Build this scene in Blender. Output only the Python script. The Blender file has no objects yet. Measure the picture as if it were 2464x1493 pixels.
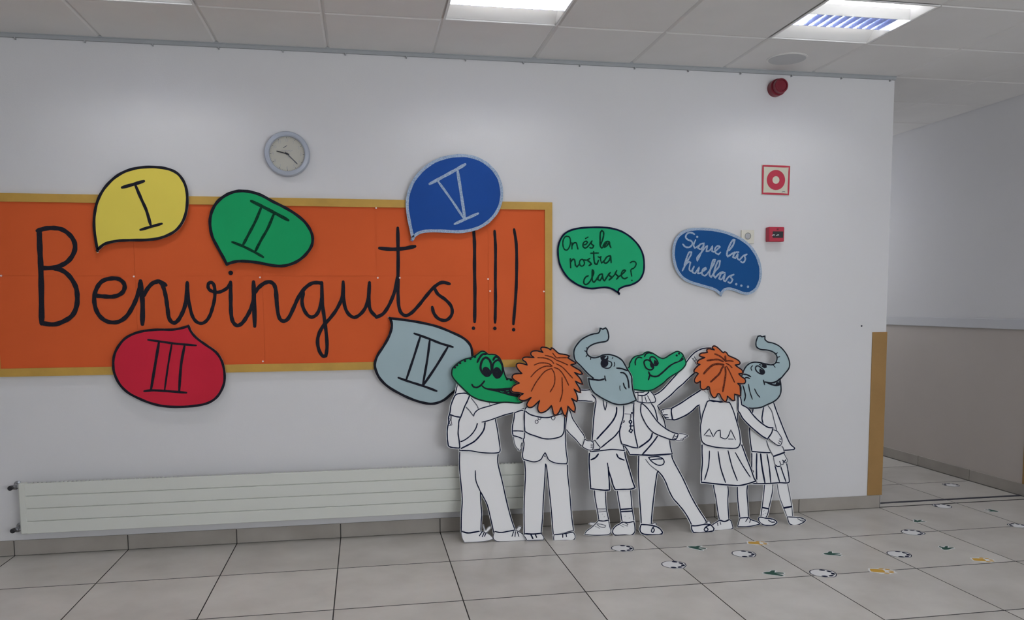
import bpy, bmesh, math, random
from mathutils import Vector, Matrix
from mathutils.geometry import delaunay_2d_cdt
random.seed(7)
sc = bpy.context.scene
col = sc.collection
# ------------------------------------------------------------------ camera
IW, IH = 2464, 1493
F_PX, PPY = 1953.86, 155.45
CAM = Vector((1.9481, -4.8737, 1.3882))
YAW, PIT, ROL = 0.1799, -0.0864, -0.0057
cy, sy_, cp, sp, cr, sr = math.cos(YAW), math.sin(YAW), math.cos(PIT), math.sin(PIT), math.cos(ROL), math.sin(ROL)
FW = Vector((sy_*cp, cy*cp, sp)); R0 = Vector((cy, -sy_, 0)); U0 = R0.cross(FW)
RT = R0*cr + U0*sr; UP = -R0*sr + U0*cr
cd = bpy.data.cameras.new('camera'); cam = bpy.data.objects.new('camera', cd); col.objects.link(cam)
cam.matrix_world = Matrix(((RT.x, UP.x, -FW.x, CAM.x), (RT.y, UP.y, -FW.y, CAM.y), (RT.z, UP.z, -FW.z, CAM.z), (0, 0, 0, 1)))
cd.sensor_width = 36; cd.sensor_fit = 'HORIZONTAL'; cd.lens = F_PX/IW*36; cd.shift_y = PPY/IW
cd.clip_start = .05; cd.clip_end = 100
sc.camera = cam
# ------------------------------------------------------------------ light, exposure
w = bpy.data.worlds.new('world'); sc.world = w; w.use_nodes = True
w.node_tree.nodes['Background'].inputs[0].default_value = (.75, .85, 1, 1)
w.node_tree.nodes['Background'].inputs[1].default_value = .3
sc.view_settings.view_transform = 'Standard'; sc.view_settings.look = 'None'
sc.view_settings.exposure = -0.22; sc.view_settings.gamma = 1; sc.view_settings.use_curve_mapping = False
TUBE = 60.0                       # strength of the fluorescent tubes
WIN = [(4.9, 3.0, 112), (-0.6, 3.0, 30)]     # daylight windows in the wall behind the photographer: centre x, width, watts
HC = 2.8423                       # ceiling height
for i, (x, wd, p) in enumerate(WIN):
    l = bpy.data.lights.new('window_daylight', 'AREA'); l.shape = 'RECTANGLE'; l.size = wd; l.size_y = 1.3
    l.energy = p; l.color = (.93, .965, 1)
    o = bpy.data.objects.new('window_daylight', l); col.objects.link(o)
    o.location = (x, -7.36, 1.65); o.rotation_euler = (math.radians(90), 0, 0)

l = bpy.data.lights.new('passage_fill_light', 'AREA'); l.shape = 'RECTANGLE'; l.size = .9; l.size_y = 1.3; l.energy = 13; l.color = (.95, .97, 1)  # added fill lamp to brighten the passage; its end wall has no window
o = bpy.data.objects.new('passage_fill_light', l); col.objects.link(o); o.location = (5.97, 3.56, 1.75); o.rotation_euler = (math.radians(-90), 0, 0)

# ------------------------------------------------------------------ materials
def lin(c):
    return tuple(((v/255)/12.92 if v/255 <= .04045 else ((v/255+.055)/1.055)**2.4) for v in c)
def mat(name, rgb, rough=.6, metal=0, noise=None, spec=None, emit=None, bump=0):
    m = bpy.data.materials.new(name); m.use_nodes = True; nt = m.node_tree; b = nt.nodes['Principled BSDF']
    b.inputs['Base Color'].default_value = (*rgb, 1); b.inputs['Roughness'].default_value = rough
    b.inputs['Metallic'].default_value = metal
    if spec is None: spec = .12 if rough >= .7 else .4
    b.inputs['Specular IOR Level'].default_value = spec
    if emit: b.inputs['Emission Color'].default_value = (*emit[:3], 1); b.inputs['Emission Strength'].default_value = emit[3]
    if noise:
        sc_, amt, det = noise
        tc = nt.nodes.new('ShaderNodeTexCoord'); nz = nt.nodes.new('ShaderNodeTexNoise'); nz.inputs['Scale'].default_value = sc_
        nz.inputs['Detail'].default_value = det; nz.inputs['Roughness'].default_value = .6
        geo = nt.nodes.new('ShaderNodeNewGeometry')
        rp = nt.nodes.new('ShaderNodeMapRange'); rp.inputs['From Min'].default_value = .3; rp.inputs['From Max'].default_value = .7
        rp.inputs['To Min'].default_value = 1-amt; rp.inputs['To Max'].default_value = 1+amt
        mx = nt.nodes.new('ShaderNodeVectorMath'); mx.operation = 'SCALE'; mx.inputs[0].default_value = rgb
        nt.links.new(geo.outputs['Position'], nz.inputs['Vector']); nt.links.new(nz.outputs['Fac'], rp.inputs['Value'])
        nt.links.new(rp.outputs[0], mx.inputs['Scale']); nt.links.new(mx.outputs[0], b.inputs['Base Color'])
        if bump:
            bp = nt.nodes.new('ShaderNodeBump'); bp.inputs['Strength'].default_value = bump; bp.inputs['Distance'].default_value = .002
            n2 = nt.nodes.new('ShaderNodeTexNoise'); n2.inputs['Scale'].default_value = 120; n2.inputs['Detail'].default_value = 3
            nt.links.new(geo.outputs['Position'], n2.inputs['Vector']); nt.links.new(n2.outputs['Fac'], bp.inputs['Height'])
            nt.links.new(bp.outputs[0], b.inputs['Normal'])
    return m
def tile_mat(name, a, bcol, rough):
    m = bpy.data.materials.new(name); m.use_nodes = True; nt = m.node_tree; b = nt.nodes['Principled BSDF']
    geo = nt.nodes.new('ShaderNodeNewGeometry'); oi = nt.nodes.new('ShaderNodeObjectInfo')
    ad = nt.nodes.new('ShaderNodeVectorMath'); ad.operation = 'MULTIPLY_ADD'
    cm = nt.nodes.new('ShaderNodeCombineXYZ')
    nt.links.new(oi.outputs['Random'], cm.inputs[0]); nt.links.new(oi.outputs['Random'], cm.inputs[2])
    ad.inputs[1].default_value = (37, 37, 37); nt.links.new(cm.outputs[0], ad.inputs[0]); nt.links.new(geo.outputs['Position'], ad.inputs[2])
    nz = nt.nodes.new('ShaderNodeTexNoise'); nz.inputs['Scale'].default_value = 3.2; nz.inputs['Detail'].default_value = 5; nz.inputs['Roughness'].default_value = .55
    nt.links.new(ad.outputs[0], nz.inputs['Vector'])
    cr_ = nt.nodes.new('ShaderNodeValToRGB'); cr_.color_ramp.elements[0].position = .33; cr_.color_ramp.elements[1].position = .68
    cr_.color_ramp.elements[0].color = (*a, 1); cr_.color_ramp.elements[1].color = (*bcol, 1)
    nt.links.new(nz.outputs['Fac'], cr_.inputs[0])
    mr = nt.nodes.new('ShaderNodeMapRange'); mr.inputs['To Min'].default_value = .94; mr.inputs['To Max'].default_value = 1.05
    nt.links.new(oi.outputs['Random'], mr.inputs['Value'])
    mx = nt.nodes.new('ShaderNodeVectorMath'); mx.operation = 'SCALE'
    nt.links.new(cr_.outputs[0], mx.inputs[0]); nt.links.new(mr.outputs[0], mx.inputs['Scale']); nt.links.new(mx.outputs[0], b.inputs['Base Color'])
    b.inputs['Roughness'].default_value = rough
    return m
def chalk_mat(name, a, b2, scale=160):
    m = mat(name, a, .85); nt = m.node_tree; b = nt.nodes['Principled BSDF']
    geo = nt.nodes.new('ShaderNodeNewGeometry'); nz = nt.nodes.new('ShaderNodeTexNoise'); nz.inputs['Scale'].default_value = scale; nz.inputs['Detail'].default_value = 4
    rp = nt.nodes.new('ShaderNodeValToRGB'); rp.color_ramp.elements[0].position = .38; rp.color_ramp.elements[1].position = .6
    rp.color_ramp.elements[0].color = (*b2, 1); rp.color_ramp.elements[1].color = (*a, 1)
    nt.links.new(geo.outputs['Position'], nz.inputs['Vector']); nt.links.new(nz.outputs['Fac'], rp.inputs[0]); nt.links.new(rp.outputs[0], b.inputs['Base Color'])
    return m
M = dict(
    wall=mat('wall_paint', (.73, .73, .745), .7, noise=(1.3, .012, 3), bump=.15),
    dado=mat('dado_paint', (.50, .455, .42), .55, noise=(1.5, .03, 3), bump=.1),
    ceil=mat('ceiling_tile', (.76, .75, .74), .9, noise=(2.0, .03, 3), bump=.2),
    tbar=mat('ceiling_grid', (.66, .655, .65), .8), edge=mat('shaded_edge_angle', (.40, .42, .44), .6),  # edge: shade below the ceiling is put into the grey of the trim
    dark=mat('dark_gap', (.02, .022, .025), .9),
    floor=tile_mat('floor_tile', (.535, .51, .475), (.66, .635, .60), .36),
    skirt=tile_mat('skirting_tile', (.31, .285, .255), (.385, .36, .325), .4),
    grout=mat('grout', (.075, .075, .075), .9),
    wood=mat('ochre_wood', (.50, .30, .055), .55, noise=(9, .08, 5)),
    guard=mat('guard_wood', (.33, .19, .065), .5, noise=(7, .07, 5)),
    orange=mat('orange_card', (.62, .108, .03), .75, noise=(2.2, .035, 2)),
    yellow=mat('yellow_card', (.80, .66, .11), .8, noise=(3, .03, 2)),
    green=mat('green_card', (.012, .33, .115), .8, noise=(3, .03, 2)),
    green2=mat('light_green_card', (.018, .39, .165), .8, noise=(3, .03, 2)),
    red=mat('red_card', (.54, .022, .045), .8, noise=(3, .03, 2)),
    grey=mat('grey_blue_card', (.37, .485, .52), .8, noise=(3, .03, 2)),
    navy=mat('blue_card', (.014, .065, .28), .8, noise=(3, .03, 2)),
    blue=mat('mid_blue_card', (.011, .075, .24), .8, noise=(3, .03, 2)),
    hair=mat('hair_orange_card', (.62, .15, .045), .8, noise=(3, .03, 2)),
    paper=mat('white_card', (.85, .855, .87), .75),
    core=mat('card_back', (.62, .62, .60), .85),
    ink=chalk_mat('marker_ink', (.010, .012, .020), (.019, .018, .027), 220),
    inkblue=mat('blue_black_ink', (.005, .009, .035), .8),
    thin=mat('grey_pen', (.09, .10, .13), .6),
    dgreen=chalk_mat('dark_green_ink', (.003, .03, .018), (.006, .06, .03), 220),
    brown=chalk_mat('brown_ink', (.06, .012, .010), (.22, .05, .02), 240),
    chalk=chalk_mat('pale_chalk', (.42, .51, .63), (.24, .33, .48), 170),
    white=mat('white_enamel', (.80, .80, .80), .4),
    rad=mat('radiator_enamel', (.68, .70, .655), .35),
    metal=mat('chrome', (.35, .36, .38), .25, 1), blackm=mat('black_plastic', (.02, .02, .025), .4),
    louvre=mat('louvre_metal', (.55, .60, .80), .16, 1),
    tube=mat('tube', (1, 1, 1), .4, emit=(1, .985, .95, TUBE)),
    cream=mat('cream_plastic', (.70, .68, .60), .45), clockrim=mat('clock_rim', (.43, .47, .55), .35),
    dial=mat('dial', (.52, .51, .45), .3), signred=mat('sign_red', (.42, .022, .05), .45), sirenred=mat('siren_red', (.19, .012, .026), .3),
    signcream=mat('sign_cream', (.62, .62, .50), .5), speak=mat('speaker_mesh', (.55, .56, .57), .8), greyp=mat('grille_grey', (.42, .43, .45), .7),
    pgreen=mat('print_green', (.03, .09, .07), .7), porange=mat('print_orange', (.62, .36, .06), .7),
    strip=mat('strip_dark', (.02, .022, .04), .5), rail=mat('rail_paint', (.60, .61, .64), .5), pin=mat('pin_head', (.9, .7, .66), .3))

# ------------------------------------------------------------------ helpers
def prop(o, label=None, cat=None, group=None, kind=None):
    if label: o['label'] = label
    if cat: o['category'] = cat
    if group: o['group'] = group
    if kind: o['kind'] = kind
    return o
def empty(name, loc=(0, 0, 0), **k):
    o = bpy.data.objects.new(name, None); o.empty_display_size = .1; o.location = loc; col.objects.link(o)
    return prop(o, **k)
def link(name, me, parent=None, **k):
    o = bpy.data.objects.new(name, me); col.objects.link(o)
    if parent is not None:
        o.parent = parent
        if parent.type == 'EMPTY': o.matrix_parent_inverse = Matrix.Translation(-Vector(parent.location))
    return prop(o, **k)
class MB:
    def __init__(s): s.v = []; s.f = []; s.m = []; s.mats = []
    def mi(s, m):
        if m not in s.mats: s.mats.append(m)
        return s.mats.index(m)
    def add(s, vs, fs, m):
        k = len(s.v); s.v += [tuple(v) for v in vs]; i = s.mi(m)
        for f in fs: s.f.append(tuple(a+k for a in f)); s.m.append(i)
    def box(s, x0, x1, y0, y1, z0, z1, m, bev=0):
        if bev:
            bm = bmesh.new(); bmesh.ops.create_cube(bm, size=1)
            for v in bm.verts: v.co = ((x0+x1)/2+v.co.x*(x1-x0), (y0+y1)/2+v.co.y*(y1-y0), (z0+z1)/2+v.co.z*(z1-z0))
            bmesh.ops.bevel(bm, geom=list(bm.edges), offset=bev, segments=1, affect='EDGES')
            bm.verts.index_update()
            s.add([v.co for v in bm.verts], [[v.index for v in f.verts] for f in bm.faces], m); bm.free(); return
        s.add([(x0, y0, z0), (x1, y0, z0), (x1, y1, z0), (x0, y1, z0), (x0, y0, z1), (x1, y0, z1), (x1, y1, z1), (x0, y1, z1)],
              [(0, 3, 2, 1), (4, 5, 6, 7), (0, 1, 5, 4), (1, 2, 6, 5), (2, 3, 7, 6), (3, 0, 4, 7)], m)
    def lathe(s, c, axis, prof, m, n=40, cap=True):
        ax = Vector(axis).normalized(); a = ax.orthogonal().normalized(); b = ax.cross(a); vs = []; fs = []
        for (r, h) in prof:
            for i in range(n):
                t = 2*math.pi*i/n; vs.append(Vector(c)+ax*h+(a*math.cos(t)+b*math.sin(t))*r)
        for j in range(len(prof)-1):
            for i in range(n): fs.append((j*n+i, j*n+(i+1) % n, (j+1)*n+(i+1) % n, (j+1)*n+i))
        if cap: fs.append(tuple(range(n))[::-1]); fs.append(tuple(range((len(prof)-1)*n, len(prof)*n)))
        s.add(vs, fs, m)
    def build(s, name, parent=None, smooth=False, **k):
        me = bpy.data.meshes.new(name); me.from_pydata(s.v, [], s.f)
        for m in s.mats: me.materials.append(m)
        for i, p in enumerate(me.polygons): p.material_index = s.m[i]
        if smooth: me.set_sharp_from_angle(angle=math.radians(35)) if hasattr(me, 'set_sharp_from_angle') else None
        if smooth:
            for p in me.polygons: p.use_smooth = True
        bm = bmesh.new(); bm.from_mesh(me); bmesh.ops.recalc_face_normals(bm, faces=bm.faces) if not getattr(s, 'raw', False) else None
        bm.to_mesh(me); bm.free(); me.update()
        return link(name, me, parent, **k)
class Pl:      # a plane in the room: origin, right, up, facing normal
    def __init__(s, o, u, v): s.o = Vector(o); s.u = Vector(u).normalized(); s.n = s.u.cross(Vector(v)).normalized(); s.v = s.n.cross(s.u)
    def off(s, d): return Pl(s.o+s.n*d, s.u, s.v)
    def at(s, px, py):
        d = FW*F_PX + RT*(px-IW/2) - UP*(py-IH/2-PPY)
        t = (s.o-CAM).dot(s.n)/d.dot(s.n); q = CAM+d*t-s.o
        return (q.dot(s.u), q.dot(s.v))
    def w(s, p, d=0): return s.o+s.u*p[0]+s.v*p[1]+s.n*d
def vplane(y): return Pl((0, y, 0), (1, 0, 0), (0, 0, 1))
FLOORP = Pl((0, 0, 0), (1, 0, 0), (0, 1, 0))
def smooth(pts, closed, sub=4, corner=50):
    n = len(pts); P = [Vector(p) for p in pts]
    if n < 3: return [tuple(p) for p in P]
    def corn(i):
        if not closed and i in (0, n-1): return True
        a = P[i]-P[i-1]; b = P[(i+1) % n]-P[i]
        if a.length < 1e-9 or b.length < 1e-9: return True
        return a.angle(b) > math.radians(corner)
    C = [corn(i) for i in range(n)]; out = []
    for i in range(n if closed else n-1):
        p1, p2 = P[i], P[(i+1) % n]; L = (p2-p1).length
        def tan(j, other):
            j %= n
            if C[j]: return p2-p1
            a, b = P[j-1], P[(j+1) % n]; d = b-a
            return d.normalized()*L
        t1, t2 = tan(i, 1), tan(i+1, 0)
        for k in range(sub):
            t = k/sub; h1 = 2*t**3-3*t*t+1; h2 = t**3-2*t*t+t; h3 = -2*t**3+3*t*t; h4 = t**3-t*t
            out.append(tuple(p1*h1+t1*h2+p2*h3+t2*h4))
    if not closed: out.append(tuple(P[-1]))
    return out
def area2(p): return sum(p[i][0]*p[(i+1) % len(p)][1]-p[(i+1) % len(p)][0]*p[i][1] for i in range(len(p)))/2
def offset(poly, d):
    n = len(poly); sg = 1 if area2(poly) > 0 else -1; out = []
    for i in range(n):
        a = Vector(poly[i])-Vector(poly[i-1]); b = Vector(poly[(i+1) % n])-Vector(poly[i])
        if a.length < 1e-9: a = b
        if b.length < 1e-9: b = a
        a.normalize(); b.normalize(); na = Vector((a.y, -a.x))*sg; nb = Vector((b.y, -b.x))*sg; m = na+nb
        if m.length < .3: m = na
        m.normalize(); k = max(.55, m.dot(na)); q = Vector(poly[i])+m*d/k; out.append((q.x, q.y))
    return out
def cdt(poly):
    n = len(poly); pts = [Vector((p[0], p[1])) for p in poly]
    if area2(poly) < 0: order = list(range(n))[::-1]
    else: order = list(range(n))
    vs, es, fs, _, _, _ = delaunay_2d_cdt(pts, [], [order], 1, 1e-6)
    return vs, fs
def tri(mb, pl, poly, d, m):
    vs, fs = cdt(poly)
    mb.add([pl.w(p, d) for p in vs], [tuple(f) for f in fs], m)
def slab(mb, pl, poly, th, m, back=None):
    back = back or M['core']
    tri(mb, pl, poly, 0, m); tri(mb, pl, poly, -th, back); n = len(poly)
    mb.add([pl.w(p, 0) for p in poly]+[pl.w(p, -th) for p in poly], [(i, (i+1) % n, (i+1) % n+n, i+n) for i in range(n)], back)
ZK = [0]
def ribbon(mb, pl, pts, wd, d, m, closed=False):
    n = len(pts)
    if n < 2: return
    ZK[0] = (ZK[0]+1) % 8; d += ZK[0]*.00003; L, Rr = [], []     # overlapping strokes lie a hair apart
    st = min(5e-6, 3e-4/n)
    for i in range(n):
        if closed: a, b = pts[i-1], pts[(i+1) % n]
        else: a, b = pts[max(0, i-1)], pts[min(n-1, i+1)]
        t = Vector((b[0]-a[0], b[1]-a[1]))
        if t.length < 1e-9: t = Vector((1, 0))
        t.normalize(); nn = Vector((-t.y, t.x)); h = wd/2
        if not closed and i in (0, n-1): h *= .8
        h *= 1+.07*math.sin(i*1.3+n); dd = d+(i*st if not closed else 0)
        L.append(pl.w((pts[i][0]+nn.x*h, pts[i][1]+nn.y*h), dd)); Rr.append(pl.w((pts[i][0]-nn.x*h, pts[i][1]-nn.y*h), dd))
    mb.add(L+Rr, [(i, (i+1) % n, (i+1) % n+n, i+n) for i in range(n if closed else n-1)], m)
    for k, p in enumerate(pts):      # round joints at the ends and at bends
        end = (not closed and k in (0, n-1)); sharp = False
        if not end:
            a = Vector(p)-Vector(pts[k-1]); b = Vector(pts[(k+1) % n])-Vector(p)
            sharp = a.length > 1e-9 and b.length > 1e-9 and .6 < a.angle(b) < 2.0
        if end or sharp: disc(mb, pl, p, wd/2*(.8 if end else 1), d+k*st+1.2e-5, m, 8)
def disc(mb, pl, c, r, d, m, n=12, ry=None):
    ry = ry or r
    mb.add([pl.w((c[0]+r*math.cos(2*math.pi*i/n), c[1]+ry*math.sin(2*math.pi*i/n)), d) for i in range(n)], [tuple(range(n))], m)
def crop(ox, oy, s): return lambda pts: [(ox+x/s, oy+y/s) for x, y in pts]
def mpp(pl, pt):     # metres per photo pixel on this plane near a point
    a = Vector(pl.at(pt[0], pt[1])); b = Vector(pl.at(pt[0]+4, pt[1])); c = Vector(pl.at(pt[0], pt[1]+4))
    return ((b-a).length+(c-a).length)/8
def piece(name, pl, c, outline, fill, parent, w=3, rim=1.2, ink=None, strokes=(), th=.004, skip=(), corner=50, inset=False, closedink=True, **k):
    """one flat card piece: outline in crop coordinates, drawn line along it, strokes on it"""
    ink = ink or M['ink']; P = c(outline); s = mpp(pl, P[len(P)//2]); uv = [pl.at(*p) for p in P]
    sm = smooth(uv, True, 4, corner); mb = MB(); mb.raw = False
    if inset: edge = sm; line = offset(sm, -w*s*.48)
    else: edge = offset(sm, (w/2+rim)*s); line = sm
    slab(mb, pl, edge, th, fill)
    dI = .0007
    if w > 0 and closedink:
        if skip:
            n = len(outline); sub = 4; sk = sorted(skip)
            for q, a in enumerate(sk):
                e = sk[q+1] if q+1 < len(sk) else sk[0]+n
                if e > a+1: ribbon(mb, pl, [line[t % len(line)] for t in range((a+1)*sub, e*sub+1)], w*s, dI, ink)
        else: ribbon(mb, pl, line, w*s, dI, ink, True)
    draw(mb, pl, c, strokes, ink, s)
    return mb.build(name, parent, **k)
def draw(mb, pl, c, strokes, ink, s, dI=.0009):
    if ink is M['inkblue']: s = s*.88
    for st in strokes:
        t = st[0]; im = ink
        if len(st) > 3 and st[3]: im = M[st[3]]
        if t == 's': ribbon(mb, pl, smooth([pl.at(*p) for p in c(st[1])], False, 5, 75), st[2]*s, dI, im)
        elif t == 'c': ribbon(mb, pl, smooth([pl.at(*p) for p in c(st[1])], True, 5, 110), st[2]*s, dI, im, True)
        elif t == 'f': tri(mb, pl, smooth([pl.at(*p) for p in c(st[1])], True, 4, 60), dI+.0001, im)
        elif t == 'd':
            for q in st[1]: disc(mb, pl, pl.at(*c([q])[0]), st[2]*s, dI, im, 14)
def written(name, pl, c, strokes, ink, parent, **k):
    mb = MB(); P = c(strokes[0][1]); draw(mb, pl, c, strokes, ink, mpp(pl, P[0])); mb.raw = True
    return mb.build(name, parent, **k)
def copyobj(src, name, loc, parent):
    o = src.copy(); o.name = name; col.objects.link(o); o.location = loc; o.parent = parent
    return o
# ------------------------------------------------------------------ the room
T = .5952; XR = 6.56; XC = 5.366; YF = -7.4; XL = -3.57
def rng_keys(a, b, st, ph=0):
    k = math.floor((a-ph)/st); out = [a]
    while ph+k*st < b-1e-4:
        if ph+k*st > a+1e-4: out.append(ph+k*st)
        k += 1
    return out+[b]
mb = MB(); mb.box(XL-.1, XC, 0, .18, 0, HC+.12, M['wall']); wall_back = mb.build('wall_back', kind='structure', label='white painted wall behind the orange notice board')
mb = MB(); mb.box(XR, XR+.12, YF, 3.6, 0, HC+.12, M['wall'])
wall_right = mb.build('wall_right', kind='structure', label='white wall on the far side of the side passage')
mb = MB(); mb.box(XR-.004, XR, .09, 3.6, .0, 1.19, M['dado']); mb.build('dado', wall_right, label='beige grey painted lower half of the passage wall')
mb = MB(); mb.box(XL-.1, XL, YF, 0, 0, HC+.12, M['wall']); mb.build('wall_left', kind='structure')
mb = MB(); mb.box(XC-.18, XC, .18, 3.6, 0, HC+.12, M['wall']); mb.build('wall_passage', kind='structure')
mb = MB(); mb.box(XC-.18, XR+.12, 3.6, 3.7, 0, HC+.12, M['wall']); mb.build('wall_passage_end', kind='structure')
# wall behind the photographer with two window openings
mb = MB(); xs = [XL-.1]
for x, wd, p in sorted(WIN): xs += [x-wd/2, x+wd/2]
xs.append(XR+.12)
for i in range(len(xs)-1):
    if i % 2 == 0: mb.box(xs[i], xs[i+1], YF-.12, YF, 0, HC+.12, M['wall'])
    else: mb.box(xs[i], xs[i+1], YF-.12, YF, 0, 1.0, M['wall']); mb.box(xs[i], xs[i+1], YF-.12, YF, 2.3, HC+.12, M['wall'])
mb.build('wall_front', kind='structure')
# floor slab and tiles
mb = MB(); mb.box(XL-.1, XR, YF-.12, 3.6, -.09, -.005, M['grout']); floor = mb.build('floor', kind='structure', label='floor of beige stoneware tiles with dark joints')
tiles = {}
def floor_tile(x0, x1, y0, y1, parent=floor):
    g = .0022; key = (round(x1-x0, 3), round(y1-y0, 3))
    if key not in tiles:
        mb = MB(); a, b = (x1-x0)/2-g, (y1-y0)/2-g-.0012; e = .0005
        mb.add([(-a, -b, -.006), (a, -b, -.006), (a, b, -.006), (-a, b, -.006), (-a+e, -b+e, 0), (a-e, -b+e, 0), (a-e, b-e, 0), (-a+e, b-e, 0)],
               [(4, 5, 6, 7), (0, 1, 5, 4), (1, 2, 6, 5), (2, 3, 7, 6), (3, 0, 4, 7)], M['floor'])
        me = bpy.data.meshes.new('tile'); me.from_pydata(mb.v, [], mb.f); me.materials.append(M['floor']); me.materials.append(M['grout']); tiles[key] = me
        for i, p in enumerate(me.polygons): p.material_index = 1 if i else 0
    o = bpy.data.objects.new('tile', tiles[key]); col.objects.link(o); o.location = ((x0+x1)/2, (y0+y1)/2, 0); o.parent = parent
xk = rng_keys(XL, XR, T, 0)
yk = [0, -.583]+[-.583-T*k for k in range(1, 7)]
for i in range(len(xk)-1):
    for j in range(len(yk)-1):
        if xk[i+1]-xk[i] > .02: floor_tile(xk[i], xk[i+1], yk[j+1], yk[j])
mb = MB(); mb.box(XL, XR, YF, yk[-1]-.002, -.006, 0, M['floor']); mb.build('tiles_behind', floor, kind='stuff')
xk2 = rng_keys(XC, XR, T, 0); yk2 = [.012, .095, .125, .607, 1.202, 1.797, 2.392, 2.987, 3.6]
for i in range(len(xk2)-1):
    for j in range(len(yk2)-1):
        if j == 1: continue
        floor_tile(xk2[i], xk2[i+1], yk2[j], yk2[j+1])
mb = MB(); mb.box(XC, XR, .0, .012, -.006, -.001, M['grout']); mb.build('joint_strip', floor)
mb = MB(); mb.box(XC, XR, .097, .123, -.006, .002, M['strip']); mb.build('trim_1', kind='structure', label='dark threshold strip across the mouth of the passage')
# skirting
def skirting(name, label, axis, fixed, a, b, ph, side):
    mb = MB(); h = .088; th = .010
    if axis == 'x': mb.box(a, b, -.004, 0, 0, h-.003, M['grout'])
    else: mb.box(fixed-.004, fixed, a, b, 0, h-.003, M['grout'])
    root = mb.build(name, kind='structure', label=label); ks = rng_keys(a, b, T, ph)
    for i in range(len(ks)-1):
        p, q = ks[i]+.0025, ks[i+1]-.0025
        if q-p < .01: continue
        mb = MB()
        if axis == 'x': mb.box(p, q, -th, -.002, .003, h, M['skirt'], .0012)
        else: mb.box(fixed-th, fixed-.002, p, q, .003, h, M['skirt'], .0012)
        mb.build('tile', root)
skirting('baseboard_back', 'beige tile skirting along the white wall', 'x', 0, XL, XC-.004, 0, 1)
skirting('baseboard_right', 'beige tile skirting in the side passage', 'y', XR, -3.0, 3.6, .012, 1)
# passage rail
mb = MB(); mb.box(XR-.022, XR, .09, 3.6, 1.187, 1.262, M['rail'], .004); mb.build('trim_2', kind='structure', label='pale grey rail along the passage wall')
mb = MB(); mb.box(XR-.012, XR, -.05, .093, .088, 1.19, M['guard'], .002); mb.build('trim_4', kind='structure', label='ochre wooden guard strip at the right edge of the picture')
mb = MB(); mb.box(5.264, XC+.006, -.007, 0, .0885, 1.19, M['guard'], .0015); mb.box(XC, XC+.007, -.001, .08, .0885, 1.19, M['guard'], .0015)
mb.build('trim_3', kind='structure', label='ochre wooden corner guard on the right end of the white wall')
# ceiling: slab, grid, tiles
mb = MB(); mb.box(XL-.1, XR+.12, YF-.12, 3.7, HC+.12, HC+.16, M['ceil'])
ceiling = mb.build('ceiling', kind='structure', label='suspended ceiling of pale square tiles')
CX = .5782; CYO = -.5826; CT = .6
LC = [0, 3, 6, -3]; LROWS = [0, 4, 8]         # lamp columns and rows
lampcells = {(c, r) for c in LC for r in LROWS}
lampcells.discard((-3, 0))
cxk = rng_keys(XL, XR, CT, CX)
cyk = [0]+[CYO-CT*k for k in range(0, 11)]+[YF]
cyp = [0, .6, 1.2, 1.8, 2.4, 3.0, 3.6]
ctm = {}
def ceil_tile(x0, x1, y0, y1, lift=0):
    key = (round(x1-x0, 3), round(y1-y0, 3))
    if key not in ctm:
        a, b = (x1-x0)/2-.0035, (y1-y0)/2-.0035; e = .010
        v = [(-a, -b, .007), (a, -b, .007), (a, b, .007), (-a, b, .007), (-a+e, -b+e, 0), (a-e, -b+e, 0), (a-e, b-e, 0), (-a+e, b-e, 0), (-a, -b, .02), (a, -b, .02), (a, b, .02), (-a, b, .02)]
        f = [(7, 6, 5, 4), (4, 5, 1, 0), (5, 6, 2, 1), (6, 7, 3, 2), (7, 4, 0, 3), (0, 1, 9, 8), (1, 2, 10, 9), (2, 3, 11, 10), (3, 0, 8, 11)]
        me = bpy.data.meshes.new('tile'); me.from_pydata(v, [], f); me.materials.append(M['ceil']); ctm[key] = me
    o = bpy.data.objects.new('tile', ctm[key]); col.objects.link(o); o.location = ((x0+x1)/2, (y0+y1)/2, HC+lift); o.parent = ceiling
    return o
for i in range(len(cxk)-1):
    ci = round((cxk[i]-CX)/CT) if i else -99
    for j in range(len(cyk)-1):
        if (ci, j-1) in lampcells and j > 0: continue
        if cxk[i+1]-cxk[i] < .03: continue
        o = ceil_tile(cxk[i], cxk[i+1], cyk[j+1], cyk[j])
        if ci == 3 and j == 0: o.location = (o.location.x-.007, o.location.y-.008, HC+.001)      # the one tile that sits askew
ci_ = lambda x: round((x-CX)/CT)
for i in range(len(cxk)-1):
    if cxk[i+1] <= XC+.02: continue
    for j in range(len(cyp)-1):
        if j == 3 and ci_(cxk[i]) == 8: continue
        ceil_tile(max(cxk[i], XC), cxk[i+1], cyp[j], cyp[j+1])
mb = MB()
for x in cxk[1:-1]: mb.box(x-.010, x+.010, YF, 3.6 if x > XC else 0, HC+.0075, HC+.03, M['tbar'])
for y in cyk[1:-1]: mb.box(XL, XR, y-.012, y+.012, HC+.0078, HC+.03, M['tbar'])
for y in cyp[:-1]: mb.box(XC, XR, y-.012, y+.012, HC+.0078, HC+.03, M['tbar'])
mb.build('grid_bars', ceiling)
# stepped edge angle between wall and ceiling with small fixing lugs
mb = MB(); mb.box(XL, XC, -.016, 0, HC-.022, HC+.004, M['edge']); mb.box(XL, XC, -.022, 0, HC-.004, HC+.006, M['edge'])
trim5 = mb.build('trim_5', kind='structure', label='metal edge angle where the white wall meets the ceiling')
x = -3.3
while x < XC:
    mb = MB(); mb.box(x, x+.006, -.018, 0, HC-.032, HC-.020, M['greyp']); mb.build('fixing_lug', trim5); x += .345
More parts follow.
